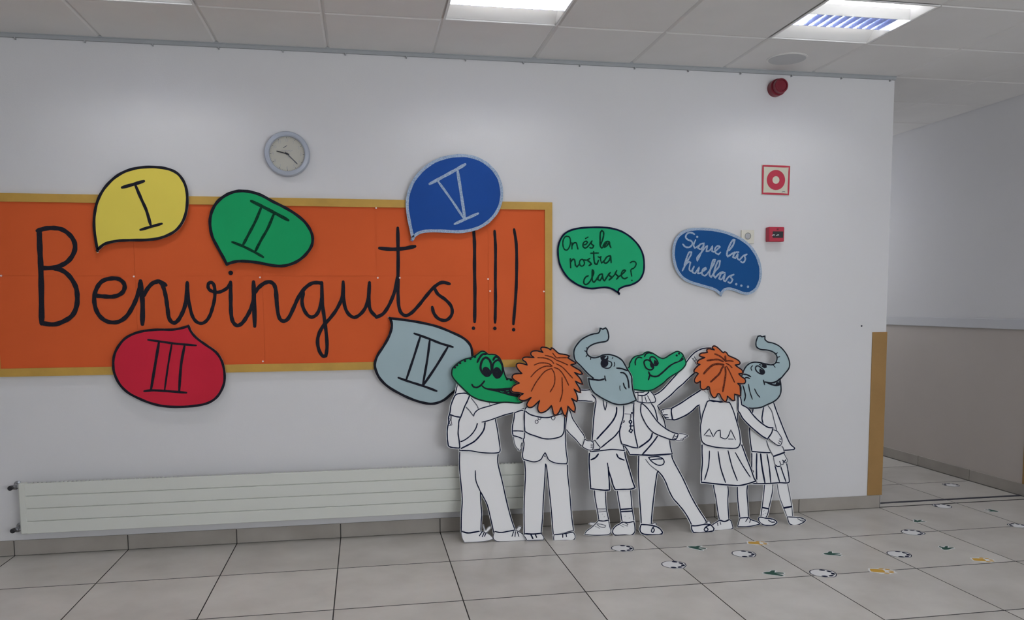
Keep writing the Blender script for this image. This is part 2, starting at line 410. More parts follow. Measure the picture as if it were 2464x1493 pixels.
# ------------------------------------------------------------------ recessed ceiling luminaires
def luminaire(x0, y1, label):
    """x0 = left edge, y1 = edge nearest the wall"""
    x1, y0 = x0+CT, y1-CT; cx = (x0+x1)/2; root = empty('ceiling_light', (cx, (y0+y1)/2, HC), label=label, cat='ceiling light', group='recessed ceiling lights')
    a = .013
    mb = MB()
    for b in ((x0+.002, x1-.002, y1-a, y1-.002), (x0+.002, x1-.002, y0+.002, y0+a), (x0+.002, x0+a, y0+a, y1-a), (x1-a, x1-.002, y0+a, y1-a)): mb.box(*b, HC-.002, HC+.003, M['white'])
    zt = HC+.115; a += .0012
    mb.add([(x0+a, y0+a, HC), (x1-a, y0+a, HC), (x1-a, y1-a, HC), (x0+a, y1-a, HC), (x0+a, y0+a, zt), (x1-a, y0+a, zt), (x1-a, y1-a, zt), (x0+a, y1-a, zt)],
           [(0, 1, 5, 4), (1, 2, 6, 5), (2, 3, 7, 6), (3, 0, 4, 7), (4, 5, 6, 7)], M['white'])
    mb.build('housing', root)
    for s in (0, 1):     # curved white reflectors either side of the lamp basket
        mb = MB(); n = 8; vs = []
        for i in range(n+1):
            t = i/n; yy = (a+.004+(.300-.09-a)*t); zz = HC+.004+.095*math.sin(t*math.pi/2)
            y = y1-yy if s == 0 else y0+yy
            vs += [(x0+a+.001, y, zz), (x1-a-.001, y, zz)]
        mb.add(vs, [(2*i, 2*i+1, 2*i+3, 2*i+2) for i in range(n)], M['white']); mb.build('reflector', root, smooth=True)
    ym = (y0+y1)/2; hw = .082
    mb = MB()
    for s in (-1, 1): mb.box(x0+a+.001, x1-a-.001, ym+s*(hw-.001)-.001, ym+s*(hw-.001)+.001, HC+.002, HC+.058, M['louvre']); mb.box(x0+a+.001, x1-a-.001, ym+s*(hw+.0015)-.0014, ym+s*(hw+.0015)+.0014, HC+.002, HC+.058, M['white'])
    bas = mb.build('louvre_basket', root)
    for k in range(1, 11):
        mb = MB(); xx = x0+a+(CT-2*a)*k/11
        mb.add([(xx-.007, ym-hw, HC+.034), (xx+.007, ym-hw, HC+.034), (xx+.007, ym+hw, HC+.034), (xx-.007, ym+hw, HC+.034), (xx, ym-hw, HC+.008), (xx, ym+hw, HC+.008)],
               [(0, 1, 2, 3), (0, 4, 1), (3, 2, 5), (0, 3, 5, 4), (1, 4, 5, 2)], M['louvre']); mb.build('louvre_blade', bas)
    for s in (-1, 1):
        mb = MB(); mb.lathe((x0+.03, ym+s*.04, HC+.056), (1, 0, 0), [(.013, 0), (.013, CT-.06)], M['tube'], 8); mb.build('tube', root)
    return root
names = {(0, 0): 'recessed ceiling light above the left half of the board, mostly out of frame', (3, 0): 'recessed ceiling light in the middle, near the top edge',
         (6, 0): 'recessed ceiling light on the right with its silver louvre in full view'}
for c in LC:
    for r in LROWS:
        if (c, r) in lampcells:
            pos = ['over the wall row', 'in the row over the photographer', 'in the row farthest from the board wall'][LROWS.index(r)]
            luminaire(CX+c*CT, CYO-CT*r, names.get((c, r), 'recessed ceiling light %s, %s column from the left' % (pos, {-3: 'first', 0: 'second', 3: 'third', 6: 'fourth'}[c])))
luminaire(CX+8*CT, 2.4, 'added recessed ceiling light, unseen round the corner, brightening the side passage')  # extra unit out of view, added to light up the passage
# ceiling loudspeaker
t = empty('ceiling_speaker', (4.47, -.255, HC), label='round pale grey loudspeaker grille in the ceiling tile beside the right light', cat='loudspeaker')
mb = MB(); mb.lathe((4.47, -.255, HC), (0, 0, -1), [(.118, -.002), (.118, .003), (.110, .005)], M['ceil'], 48); mb.build('rim', t)
mb = MB(); mb.lathe((4.47, -.255, HC), (0, 0, -1), [(.108, .002), (.108, .006), (.0, .0065)], M['speak'], 48); mb.build('grille', t)
# ------------------------------------------------------------------ fire siren, sign, call point, socket, screw hole
t = empty('fire_siren', (4.53, 0, 2.735), label='round dark red fire alarm sounder high on the wall under the ceiling', cat='alarm')
mb = MB(); mb.lathe((4.53, 0, 2.733), (0, -1, 0), [(.052, 0), (.052, .045), (.047, .05)], M['sirenred'], 40); mb.build('base', t, smooth=True)
mb = MB(); mb.lathe((4.53, 0, 2.733), (0, -1, 0), [(.044, .05), (.044, .085), (.040, .09), (.034, .09), (.032, .084), (0, .084)], M['sirenred'], 40); mb.build('sounder_cap', t, smooth=True)
W0 = vplane(-.006); ID = lambda p: p
t = empty('fire_alarm_sign', (4.54, 0, 2.07), label='square cream sign with red border and red ring above the call point', cat='sign')
q = [(1833.5, 396.5), (1902, 399), (1899, 471), (1832, 468)]
piece('sign_plate', W0, ID, q, M['signcream'], t, w=0, rim=0, closedink=False, th=.005)
written('sign_border', W0, ID, [('s', [(1836, 399.3), (1899.2, 401.5), (1896.6, 468.2), (1834.8, 465.6), (1836, 399.3)], 4.4)], M['signred'], t)
mb = MB(); c0 = W0.at(1867, 433.5); r = .063
n = 36; vs = [W0.w((c0[0]+rr*math.cos(2*math.pi*i/n), c0[1]+rr*math.sin(2*math.pi*i/n)), .0008) for rr in (.063, .024) for i in range(n)]
mb.add(vs, [(i, (i+1) % n, (i+1) % n+n, i+n) for i in range(n)], M['signred']); mb.raw = True; mb.build('red_ring', t)
written('small_print', W0, ID, [('s', [(1881, 462.5), (1885, 461.5), (1889, 462)], 1.2)], M['thin'], t)
t = empty('call_point', (4.545, 0, 1.79), label='small red fire call point box with a black window on the wall', cat='alarm')
mb = MB(); mb.box(4.487, 4.592, -.048, 0, 1.776, 1.868, M['signred'], .004); mb.build('body', t)
mb = MB(); mb.box(4.512, 4.583, -.0505, -.047, 1.800, 1.840, M['blackm'], .001); win = mb.build('window', t)
mb = MB(); mb.raw = True
CP = vplane(-.0512)
draw(mb, CP, ID, [('s', [(1858, 567), (1861, 565.6), (1864, 566)], 1.6, 'white'), ('s', [(1868, 567), (1872, 565.6), (1874, 566)], 1.6, 'white'), ('s', [(1864, 571), (1868, 571.5)], .8, 'pgreen')], M['white'], mpp(CP, (1866, 567)))
mb.build('pictogram', win)
mb = MB(); mb.lathe((4.545, -.047, 1.853), (0, -1, 0), [(.006, 0), (.006, .003)], M['sirenred'], 12); mb.build('lamp', t)
t = empty('wall_socket', (4.36, 0, 1.77), label='cream power socket half hidden behind the blue speech bubble', cat='socket')
mb = MB(); mb.box(4.318, 4.406, -.009, 0, 1.765, 1.850, M['cream'], .002); mb.build('plate', t)
mb = MB(); mb.lathe((4.362, -.009, 1.812), (0, -1, 0), [(.024, 0), (.024, .0025), (.021, .0025), (.019, -.006), (0, -.006)], M['cream'], 28); mb.build('socket_cup', t)
mb = MB(); mb.lathe((4.362, -.0095, 1.812), (0, -1, 0), [(.0185, 0), (.0185, .001)], M['greyp'], 28); mb.build('socket_well', t)
t = MB(); t.lathe((5.185, 0, 1.232), (0, -1, 0), [(.006, -.001), (.006, .001)], M['strip'], 12); prop(t.build('screw_hole'), label='small dark screw hole in the white wall near its right end', cat='screw hole')

# ------------------------------------------------------------------ wall clock
cc = Vector((1.541, 0, 2.245)); t = empty('wall_clock', cc, label='round wall clock with grey rim above the notice board', cat='clock')
mb = MB(); mb.lathe(cc, (0, -1, 0), [(.118, 0), (.126, .012), (.126, .03), (.120, .042), (.104, .047), (.099, .044), (.096, .030)], M['clockrim'], 72, cap=False); mb.build('rim', t, smooth=True)
mb = MB(); mb.lathe(cc, (0, -1, 0), [(.097, .026), (.097, .028)], M['dial'], 72); mb.build('dial', t)
CPn = Pl(cc+Vector((0, -.0285, 0)), (1, 0, 0), (0, 0, 1))
SEG = {'0': [[(0, 1), (.5, .9), (.6, .5), (.5, .1), (0, 0), (-.1, .5), (0, 1)]], '1': [[(0, .8), (.3, 1), (.3, 0)]], '2': [[(0, .8), (.3, 1), (.55, .75), (0, 0), (.6, 0)]],
       '3': [[(0, .9), (.4, 1), (.5, .7), (.2, .5), (.55, .3), (.4, 0), (0, .1)]], '4': [[(.4, 0), (.4, 1), (0, .35), (.6, .35)]], '5': [[(.5, 1), (.1, 1), (.05, .55), (.45, .55), (.5, .1), (0, 0)]],
       '6': [[(.5, 1), (.1, .6), (.05, .2), (.3, 0), (.55, .25), (.3, .5), (.05, .3)]], '7': [[(0, 1), (.55, 1), (.2, 0)]], '8': [[(.3, .5), (.05, .75), (.3, 1), (.55, .75), (.3, .5), (0, .2), (.3, 0), (.6, .2), (.3, .5)]],
       '9': [[(.5, .7), (.3, .5), (.05, .7), (.3, 1), (.5, .8), (.4, 0)]]}
mb = MB(); mb.raw = True
for h in range(1, 13):
    an = math.pi/2-h*math.pi/6; s = str(h); x0 = .076*math.cos(an)-.0055*len(s); y0 = .076*math.sin(an)-.0075
    for i, ch in enumerate(s):
        for pts in SEG[ch]: ribbon(mb, CPn, [(x0+i*.011+p[0]*.013, y0+p[1]*.015) for p in pts], .0022, .0004, M['greyp'])
mb.build('numerals', t)
mb = MB(); mb.raw = True
for h in range(60):
    an = h*math.pi/30; r0 = .090 if h % 5 else .087
    ribbon(mb, CPn, [(r0*math.cos(an), r0*math.sin(an)), (.094*math.cos(an), .094*math.sin(an))], .0028 if h % 5 == 0 else .001, .0004, M['thin'])
mb.build('minute_marks', t)
mb = MB(); mb.raw = True
ribbon(mb, CPn, [(-.030+.006*i, .018+.0035*math.sin(i*2.1)) for i in range(11)], .0035, .0004, M['greyp'])
ribbon(mb, CPn, [(-.018, -.018), (.012, -.018)], .002, .0004, M['greyp']); ribbon(mb, CPn, [(-.02, .034), (0, .046)], .004, .0004, M['thin'])
mb.build('dial_print', t)
def hand(name, an, L, tail, wd, d, m):
    mb = MB(); a = math.radians(an); dx, dz = math.cos(a), math.sin(a); nx, nz = -dz, dx; P = lambda r, s, dd: CPn.w((dx*r+nx*s, dz*r+nz*s), dd)
    vs = [P(-tail, wd/2, d), P(-tail, -wd/2, d), P(L*.9, -wd/2, d), P(L, 0, d), P(L*.9, wd/2, d)]; vs += [P(-tail, wd/2, d+.001), P(-tail, -wd/2, d+.001), P(L*.9, -wd/2, d+.001), P(L, 0, d+.001), P(L*.9, wd/2, d+.001)]
    mb.add(vs, [(0, 1, 2, 3, 4), (9, 8, 7, 6, 5)]+[(i, (i+1) % 5, (i+1) % 5+5, i+5) for i in range(5)], m); mb.build(name, t)
hand('hour_hand', 166, .062, .012, .006, .004, M['blackm']); hand('minute_hand', -45, .082, .014, .005, .006, M['thin'])
mb = MB(); mb.lathe(CPn.o, (0, -1, 0), [(.005, .003), (.005, .009)], M['blackm'], 14); mb.build('hub', t)

# ------------------------------------------------------------------ radiator
t = empty('radiator', (1.5, -.07, .14), label='long low cream panel radiator on the wall under the notice board', cat='radiator')
RX0, RX1 = .112, 2.955; zb, zt = .144, .427; n = 4; dz = (zt-zb)/n
for i in range(n):
    mb = MB(); mb.box(RX0-.006, RX1, -.100, -.089, zb+i*dz+.0015, zb+(i+1)*dz-.0015, M['rad'], .0022); mb.build('panel', t)
mb = MB(); mb.box(RX0-.01, RX1, -.092, -.085, zb+.004, zt-.004, M['rad']); mb.build('backing_plate', t)
for xa in (.072, RX1):
    mb = MB(); mb.box(xa, xa+.040, -.1005, -.060, zb-.001, zt+.001, M['rad'], .006); mb.build('end_header', t)
mb = MB(); x = RX0+.02
while x < RX1-.01:
    mb.box(x, x+.0016, -.086, -.045, zb+.01, zt-.006, M['rad']); mb.box(x, x+.010, -.0862, -.0845, zt-.006, zt+.002, M['rad']); x += .022
mb.build('convector_fins', t, kind='stuff')
mb = MB(); mb.box(.3, .34, -.06, 0, .2, .38, M['rad']); mb.build('bracket', t); mb = MB(); mb.box(2.5, 2.54, -.06, 0, .2, .38, M['rad']); mb.build('bracket', t)
for (z, lab) in ((.405, 'upper'), (.168, 'lower')):
    mb = MB(); mb.lathe((.074, -.08, z), (-1, 0, 0), [(.010, 0), (.010, .012), (.014, .014), (.014, .030), (.010, .032)], M['metal'], 16)
    mb.lathe((.036, -.078, z), (0, -1, 0), [(.011, 0), (.013, .012), (.013, .03), (.009, .034)], M['blackm'], 16)
    mb.lathe((.036, 0, z), (0, -1, 0), [(.020, 0), (.020, .004), (.008, .006), (.008, .078)], M['metal'], 16)
    mb.build('valve', t, label='%s chrome radiator valve with a dark cap' % lab, smooth=True)

# ------------------------------------------------------------------ notice board
BX0, BX1, BZ0, BZ1 = -.055, 3.083, 1.008, 2.000; fw = .045
t = board = empty('notice_board', ((BX0+BX1)/2, 0, BZ0), label='long notice board covered in orange card with an ochre wooden frame', cat='notice board')
mb = MB(); mb.box(BX0+.01, BX1-.01, -.014, 0, BZ0+.01, BZ1-.01, M['orange']); mb.build('backing', t)
def rail_(p, q, r, s):   # mitred frame rail, front face p..s
    mb = MB(); y = -.026; vs = [(a[0], y, a[1]) for a in (p, q, r, s)]+[(a[0], 0, a[1]) for a in (p, q, r, s)]
    mb.add(vs, [(0, 1, 2, 3), (7, 6, 5, 4), (0, 4, 5, 1), (1, 5, 6, 2), (2, 6, 7, 3), (3, 7, 4, 0)], M['wood']); mb.build('frame_rail', t)
g = .0006
rail_((BX0, BZ1), (BX1, BZ1), (BX1-fw+g, BZ1-fw), (BX0+fw-g, BZ1-fw)); rail_((BX0, BZ0), (BX1, BZ0), (BX1-fw+g, BZ0+fw), (BX0+fw-g, BZ0+fw))
rail_((BX0, BZ0+g), (BX0, BZ1-g), (BX0+fw, BZ1-fw-g), (BX0+fw, BZ0+fw+g)); rail_((BX1, BZ0+g), (BX1, BZ1-g), (BX1-fw, BZ1-fw-g), (BX1-fw, BZ0+fw+g))
ix0, ix1, iz0, iz1 = BX0+fw, BX1-fw, BZ0+fw, BZ1-fw; xsx = [ix0, .70, 1.383, 2.028, 2.69, ix1]
for i in range(5):
    zm = 1.558 if i < 4 else 1.462
    for j, (a, b) in enumerate(((iz0, zm), (zm, iz1))):
        mb = MB(); yy = -.0158-.0006*((i+j) % 2)-.0005*j
        mb.box(xsx[i]+(.0006 if i else 0), xsx[i+1]-(.0006 if i < 4 else 0), yy, -.014, a+(.0006 if j else 0), b-(.0006 if not j else 0), M['orange']); mb.build('card_sheet', t)
BP = vplane(-.0172)
for (x, y) in ((4, 664), (323, 666), (626, 668), (633, 870), (909, 669), (962, 669), (1174, 672), (1179, 701), (1308, 702), (905, 501), (236, 607)):
    c0 = BP.at(x, y); mb = MB(); mb.lathe(BP.w(c0, 0), (0, -1, 0), [(.0035, 0), (.0035, .003), (.0055, .006), (.005, .009)], M['pin'], 10); mb.build('push_pin', t)
L1, L2, L3, L4 = crop(70, 520, 4.978), crop(380, 640, 6.222), crop(660, 530, 4.267), crop(1100, 530, 5.147)
mb = MB(); mb.raw = True; bs = mpp(BP, (600, 700)); IK = M['ink']
draw(mb, BP, L1, [('s', [(122, 172), (130, 400), (140, 600), (148, 900), (152, 1290)], 12.2), ('s', [(100, 178), (200, 150), (300, 145), (400, 165), (490, 230), (545, 320), (545, 420), (480, 530), (390, 590), (280, 622), (150, 625)], 10.5),
    ('s', [(290, 625), (400, 655), (490, 730), (560, 850), (578, 960), (570, 1080), (520, 1190), (420, 1260), (300, 1300), (150, 1285)], 10.8),
    ('s', [(800, 955), (900, 965), (1020, 965), (1110, 925), (1145, 860), (1130, 800), (1070, 755), (980, 750), (880, 780), (820, 850), (785, 950), (785, 1050), (820, 1160), (890, 1240), (980, 1275), (1080, 1265), (1170, 1200), (1240, 1090), (1290, 980), (1325, 860), (1335, 785)], 9.8),
    ('s', [(1335, 780), (1345, 900), (1360, 1050), (1358, 1298)], 11), ('s', [(1372, 960), (1420, 870), (1490, 800), (1560, 785), (1640, 830)], 9.4)], IK, bs)
draw(mb, BP, L2, [('s', [(-40, 255), (10, 235), (60, 275), (100, 380), (125, 500), (145, 640), (170, 790), (230, 855), (290, 830), (350, 740), (400, 620), (428, 480), (440, 250)], 9.3),
    ('s', [(442, 250), (452, 450), (480, 620), (520, 760), (580, 840), (660, 862), (730, 820), (780, 740), (820, 620), (850, 480), (850, 340), (825, 265), (780, 250), (752, 290), (765, 350), (820, 385), (900, 397), (980, 370), (1050, 320), (1088, 250)], 8),
    ('s', [(1088, 242), (1090, 500), (1095, 700), (1120, 830), (1180, 893), (1250, 870), (1320, 780), (1380, 670), (1425, 540), (1438, 400)], 9.2), ('d', [(1090, 106)], 5.6),
    ('s', [(1432, 240), (1440, 500), (1450, 905)], 10.2), ('s', [(1445, 410), (1510, 325), (1600, 258), (1680, 243), (1740, 285), (1770, 400), (1785, 600)], 9.4)], IK, bs)
draw(mb, BP, L3, [('s', [(14, 740), (27, 870), (50, 1000), (90, 1038), (140, 1015), (195, 910), (250, 790), (310, 705), (380, 652), (440, 642), (490, 650)], 9),
    ('s', [(300, 740), (285, 840), (310, 930), (370, 995), (430, 975), (472, 890), (488, 790)], 8.6), ('s', [(488, 640), (493, 850), (510, 980), (532, 1150), (542, 1300), (530, 1395), (495, 1395), (452, 1310), (450, 1200), (500, 1090), (580, 1000), (650, 900), (700, 780), (708, 632)], 8.6),
    ('s', [(708, 632), (712, 800), (740, 930), (810, 998), (880, 970), (940, 890), (968, 780), (978, 640)], 8.6), ('s', [(978, 640), (972, 800), (985, 920), (1050, 998), (1120, 960), (1185, 860), (1240, 720), (1265, 580)], 8.8),
    ('s', [(1268, 80), (1272, 400), (1270, 600), (1272, 800), (1290, 930), (1340, 980), (1400, 960), (1480, 880), (1560, 780), (1640, 690), (1720, 640), (1800, 655)], 8.6), ('s', [(1080, 288), (1200, 300), (1330, 292), (1445, 270)], 9.4),
    ('s', [(1645, 700), (1680, 760), (1760, 820), (1818, 890), (1822, 970), (1765, 1028), (1690, 1015), (1640, 960), (1622, 893)], 8.4)], IK, bs)
draw(mb, BP, L4, [('s', [(205, 130), (215, 300), (215, 600), (220, 900), (217, 1262)], 8.6), ('s', [(464, 135), (475, 350), (473, 700), (475, 1000), (470, 1270)], 7.8),
    ('s', [(705, 115), (732, 300), (737, 600), (728, 900), (697, 1290)], 7.8), ('d', [(202, 1340), (467, 1342), (700, 1358)], 4.7)], IK, bs)
mb.build('lettering', t, label='handwritten black greeting Benvinguts with three exclamation marks')
# ------------------------------------------------------------------ speech bubbles
def bubble(label, y, c, outline, fill, w, ink, strokes, group=None, corner=45, sw=None):
    pl = vplane(y); P = c(outline); a = pl.w(pl.at(*P[0])); t = empty('speech_bubble', (a.x, y, a.z), label=label, cat='sign')
    piece('card', pl, c, outline, fill, t, w=w, inset=True, ink=ink, th=.005, corner=corner)
    written('lettering', pl, c, strokes, sw or ink, t)
    return t
YB, G2, RB, GR, BL, GB, BB = crop(220, 390, 6.492), crop(490, 450, 7.464), crop(260, 780, 7.11), crop(890, 760, 6.785), crop(970, 360, 6.492), crop(1340, 540, 8.295), crop(1610, 540, 7.857)
bubble('yellow speech bubble with a black roman numeral one', -.042, YB, [(85,1425),(50,1250),(20,1000),(30,800),(70,620),(150,450),(270,300),(420,180),(600,100),(800,63),(1000,60),(1200,90),(1350,160),(1450,280),(1503,420),(1518,600),(1500,780),(1450,930),(1360,1060),(1230,1150),(1050,1215),(850,1238),(600,1243),(400,1255),(230,1295),(150,1350)], M['yellow'], 6.6, M['ink'],
    [('s', [(480,400),(650,352),(820,300)], 8), ('s', [(690,370),(780,580),(860,760),(925,985)], 7.5), ('s', [(765,1062),(940,1010),(1100,965)], 6.6)])
bubble('green speech bubble with a roman numeral two, on the notice board', -.042, G2, [(405,1425),(330,1280),(220,1080),(130,900),(90,700),(95,540),(150,370),(250,230),(400,120),(560,60),(700,48),(870,70),(1050,130),(1250,240),(1450,340),(1650,460),(1830,610),(1940,770),(1983,920),(1965,1060),(1880,1200),(1740,1330),(1580,1410),(1400,1447),(1200,1430),(1000,1390),(800,1365),(620,1362),(500,1387)], M['green'], 7, M['ink'],
    [('s', [(855,255),(1050,350),(1280,470),(1520,600)], 8), ('s', [(1035,370),(930,620),(810,850),(710,1040)], 6.6), ('s', [(1265,480),(1150,750),(1030,960),(925,1165)], 6.6), ('s', [(515,992),(700,1065),(900,1165),(1070,1262)], 6.4)], sw=M['dgreen'])
bubble('red speech bubble with a black roman numeral three', -.042, RB, [(1390,8),(1430,110),(1520,220),(1680,340),(1860,470),(1960,620),(2008,800),(2012,980),(1965,1130),(1880,1262),(1760,1352),(1600,1405),(1300,1438),(1000,1433),(780,1392),(560,1312),(330,1192),(178,1040),(88,850),(68,700),(83,540),(148,390),(270,240),(430,150),(620,100),(850,78),(1100,78),(1270,48)], M['red'], 6, M['ink'],
    [('s', [(685,272),(900,302),(1150,337),(1505,368)], 5.4), ('s', [(870,320),(815,650),(735,1130)], 6.6), ('s', [(1090,345),(1030,700),(970,1120)], 4.6), ('s', [(1308,380),(1250,700),(1218,1150)], 6.4), ('s', [(620,1152),(750,1137),(1000,1150),(1340,1177)], 6)])
bubble('grey blue speech bubble with a roman numeral four, behind the first crocodile head', -.042, GR, [(290,20),(500,42),(800,88),(1100,158),(1350,258),(1550,360),(1660,480),(1690,620),(1690,800),(1620,1050),(1500,1175),(1360,1275),(1220,1395),(1060,1455),(920,1453),(700,1392),(480,1292),(280,1172),(148,1040),(78,900),(62,780),(108,640),(200,500),(290,340),(335,200),(333,110)], M['grey'], 6, M['ink'],
    [('s', [(725,292),(950,372),(1150,452),(1355,513)], 5.6), ('s', [(820,350),(720,670),(590,1060)], 5.6), ('s', [(978,400),(940,700),(865,1130)], 5.6), ('s', [(1268,520),(1080,830),(870,1140)], 6), ('s', [(465,1015),(650,1080),(870,1150),(1090,1232)], 5.6)])
bubble('dark blue speech bubble with a chalky roman numeral five', -.042, BL, [(145,1445),(100,1250),(50,980),(43,800),(88,600),(178,430),(320,278),(480,168),(680,98),(900,73),(1100,98),(1280,178),(1420,300),(1512,440),(1558,620),(1553,800),(1492,970),(1382,1112),(1230,1222),(1080,1278),(880,1308),(600,1297),(380,1297),(260,1322),(190,1372)], M['navy'], 7.2, M['chalk'],
    [('s', [(415,538),(600,440),(800,330),(970,232)], 7.2), ('s', [(540,490),(750,780),(950,1080)], 5.6), ('s', [(850,330),(900,650),(965,1080)], 7.2), ('s', [(805,1165),(980,1085),(1170,1000)], 6.4)])
bubble('light green speech bubble asking in black handwriting where the class is', -.016, GB, [(1262,1412),(1180,1360),(1080,1302),(950,1278),(700,1302),(520,1272),(350,1192),(200,1072),(90,912),(28,760),(3,560),(18,400),(88,240),(198,138),(380,73),(600,48),(850,43),(1050,58),(1250,108),(1420,198),(1572,328),(1682,478),(1742,640),(1757,850),(1732,1000),(1652,1132),(1500,1222),(1340,1262),(1255,1305),(1240,1352)], M['green2'], 4.4, M['inkblue'],
    [('c', [(190,240),(250,260),(270,350),(250,450),(200,515),(150,500),(120,420),(125,320),(160,255)], 3.2), ('s', [(300,370),(300,495)], 3.6), ('s', [(302,430),(340,375),(385,375),(402,430),(420,498)], 3.4),
     ('s', [(530,415),(580,400),(610,360),(590,340),(550,350),(520,400),(525,450),(570,475),(630,430),(700,330)], 3.4), ('s', [(568,287),(622,256)], 3.4), ('s', [(700,335),(685,385),(735,430),(705,475),(655,468)], 3.6),
     ('s', [(870,420),(925,260),(930,160),(895,125),(868,170),(862,300),(868,440),(895,475),(950,430),(1000,360)], 3.8), ('s', [(1045,345),(980,350),(922,430),(950,460),(1000,425),(1048,350),(1055,420),(1078,468)], 3.8),
     ('s', [(268,690),(275,870)], 4.2), ('s', [(272,760),(320,700),(352,712),(370,820),(400,850),(450,800)], 3.8), ('c', [(500,700),(540,740),(545,800),(500,838),(458,810),(455,740)], 3.2), ('s', [(530,712),(600,715),(660,680)], 3.4), ('s', [(600,715),(655,755),(690,795),(640,828)], 4),
     ('s', [(735,545),(740,700),(762,790),(800,798),(830,720)], 3.8), ('s', [(672,580),(750,576),(832,575)], 3.4), ('s', [(820,650),(858,662),(880,640),(870,700),(892,778),(940,725)], 3.2), ('s', [(1070,630),(1000,650),(932,755),(975,780),(1045,720),(1072,640),(1082,768)], 3.8),
     ('s', [(628,1030),(580,1052),(542,1110),(542,1185),(590,1203),(660,1140),(720,1020),(735,950),(708,905),(702,1000),(710,1130),(740,1162),(790,1100),(845,1010)], 3.8), ('s', [(900,990),(842,1020),(812,1105),(860,1128),(908,1040),(905,985),(922,1100),(950,1130),(1000,1050),(1065,965)], 3.8),
     ('s', [(1065,965),(1025,1010),(1100,1065),(1042,1113)], 4), ('s', [(1100,1062),(1150,1010),(1195,925)], 3.2), ('s', [(1195,925),(1162,985),(1232,1050),(1190,1098)], 3.8), ('s', [(1232,1050),(1300,1000),(1370,930),(1345,913),(1300,950),(1290,1040),(1345,1088),(1408,1062)], 3.6),
     ('s', [(1462,770),(1510,745),(1570,760),(1575,820),(1530,880),(1480,905),(1482,980),(1495,1040)], 3.2), ('d', [(1497,1122)], 1.9)], sw=M['dgreen'])
bubble('mid blue speech bubble with pale handwriting telling to follow the prints', -.022, BB, [(985,1368),(940,1330),(880,1272),(750,1222),(500,1152),(320,1082),(198,982),(108,820),(62,600),(72,420),(118,270),(228,148),(380,83),(560,66),(800,78),(1000,113),(1200,178),(1400,278),(1562,418),(1682,608),(1742,800),(1748,1000),(1702,1162),(1622,1272),(1500,1333),(1380,1322),(1250,1272),(1130,1242),(1060,1257),(1015,1300)], M['blue'], 6.2, M['chalk'],
    [('s', [(480,190),(420,160),(350,172),(312,240),(350,290),(420,320),(440,370),(390,430),(312,430),(258,378)], 4), ('s', [(500,295),(462,400),(485,450),(540,420),(600,370)], 3.6), ('d', [(530,240)], 2.8),
     ('s', [(665,358),(592,380),(542,450),(600,470),(662,370),(630,480),(570,620),(530,695),(528,630),(620,520),(690,430),(722,410)], 3.6), ('s', [(722,405),(702,510),(760,500),(820,410),(810,510),(860,520),(915,470)], 3.8), ('s', [(915,470),(962,430),(930,408),(872,450),(872,530),(930,575),(972,530)], 3.6),
     ('s', [(1130,500),(1210,390),(1240,290),(1200,302),(1122,450),(1090,570),(1110,612),(1170,570),(1240,530)], 4.4), ('s', [(1315,528),(1250,540),(1202,620),(1250,642),(1302,560),(1290,640),(1330,678),(1400,600),(1470,568)], 4), ('s', [(1470,568),(1422,600),(1440,660),(1402,722),(1350,705)], 4),
     ('s', [(250,880),(330,720),(410,580),(422,530),(380,530),(330,640),(285,775)], 4), ('s', [(290,790),(370,710),(402,722),(382,860),(420,892),(470,800)], 3.8), ('s', [(470,795),(442,900),(490,932),(570,810),(542,930),(600,922),(680,840)], 3.8), ('s', [(640,890),(700,850),(690,820),(632,860),(622,950),(680,972),(762,880)], 3.6),
     ('s', [(762,880),(840,760),(870,672),(832,680),(782,850),(762,960),(795,1000),(860,900),(940,800),(962,690),(922,702),(862,850),(842,960),(872,1010),(950,930),(1020,900)], 4.2), ('s', [(1055,918),(990,930),(942,1030),(990,1040),(1060,940),(1032,1058),(1062,1080),(1130,990),(1222,955)], 4),
     ('s', [(1222,950),(1152,990),(1200,1050),(1160,1110),(1112,1092)], 4), ('d', [(1268,1135), (1365,1162), (1490,1182)], 3)])

# ------------------------------------------------------------------ cardboard figures leaning against the wall
def lean(fa, fb, top=(1.12, -.058), yaw=.4):
    """plane through two feet on the floor (photo pixels) and leaning to the wall"""
    a = FLOORP.at(*fa); b = FLOORP.at(*fb); A = Vector((a[0], a[1], 0)); B = Vector((b[0], b[1], 0)); Mx = (A+B)/2; Tp = Vector((Mx.x, top[1], top[0]))
    u = B-A; u.y *= yaw; u.normalize(); v = Tp-Mx; v = (v-u*v.dot(u)).normalized()
    return Pl(Mx, u, v), Mx
G = .0035
def figure(label, fa, fb, cat='cardboard figure', top=(1.12, -.058), yaw=.4):
    pl, m = lean(fa, fb, top, yaw); t = empty('cardboard_figure', (m.x, m.y, 0), label=label, cat=cat)
    return pl, t
P_, IB_, TN = M['paper'], M['inkblue'], M['thin']
def bits(pl, t, items):
    for it in items:
        name, c, lvl, outline = it[0], it[1], it[2], it[3]; kw = dict(it[4]) if len(it) > 4 else {}
        fill = kw.pop('fill', P_); kids = kw.pop('kids', []); ink = kw.pop('ink', IB_)
        pp = pl.off(lvl*G)
        o = piece(name, pp, c, outline, fill, t, ink=ink, w=kw.pop('w', 3)*(.86 if ink is IB_ else 1), rim=kw.pop('rim', 1.2), th=kw.pop('th', .0032), **kw)
        for kn, kc, st, ki in kids: written(kn, pp.off(.0003), kc, st, ki, o)
CA, CB, CC, CD, CE, CG = crop(1070, 830, 8.784), crop(1060, 960, 9.33), crop(1080, 1180, 7.7), crop(1220, 820, 7.86), crop(1220, 960, 8.782), crop(1050, 820, 2.985)
EA, EB, EC = crop(1370, 780, 7.467), crop(1380, 930, 7.467), crop(1400, 1080, 6.7875)
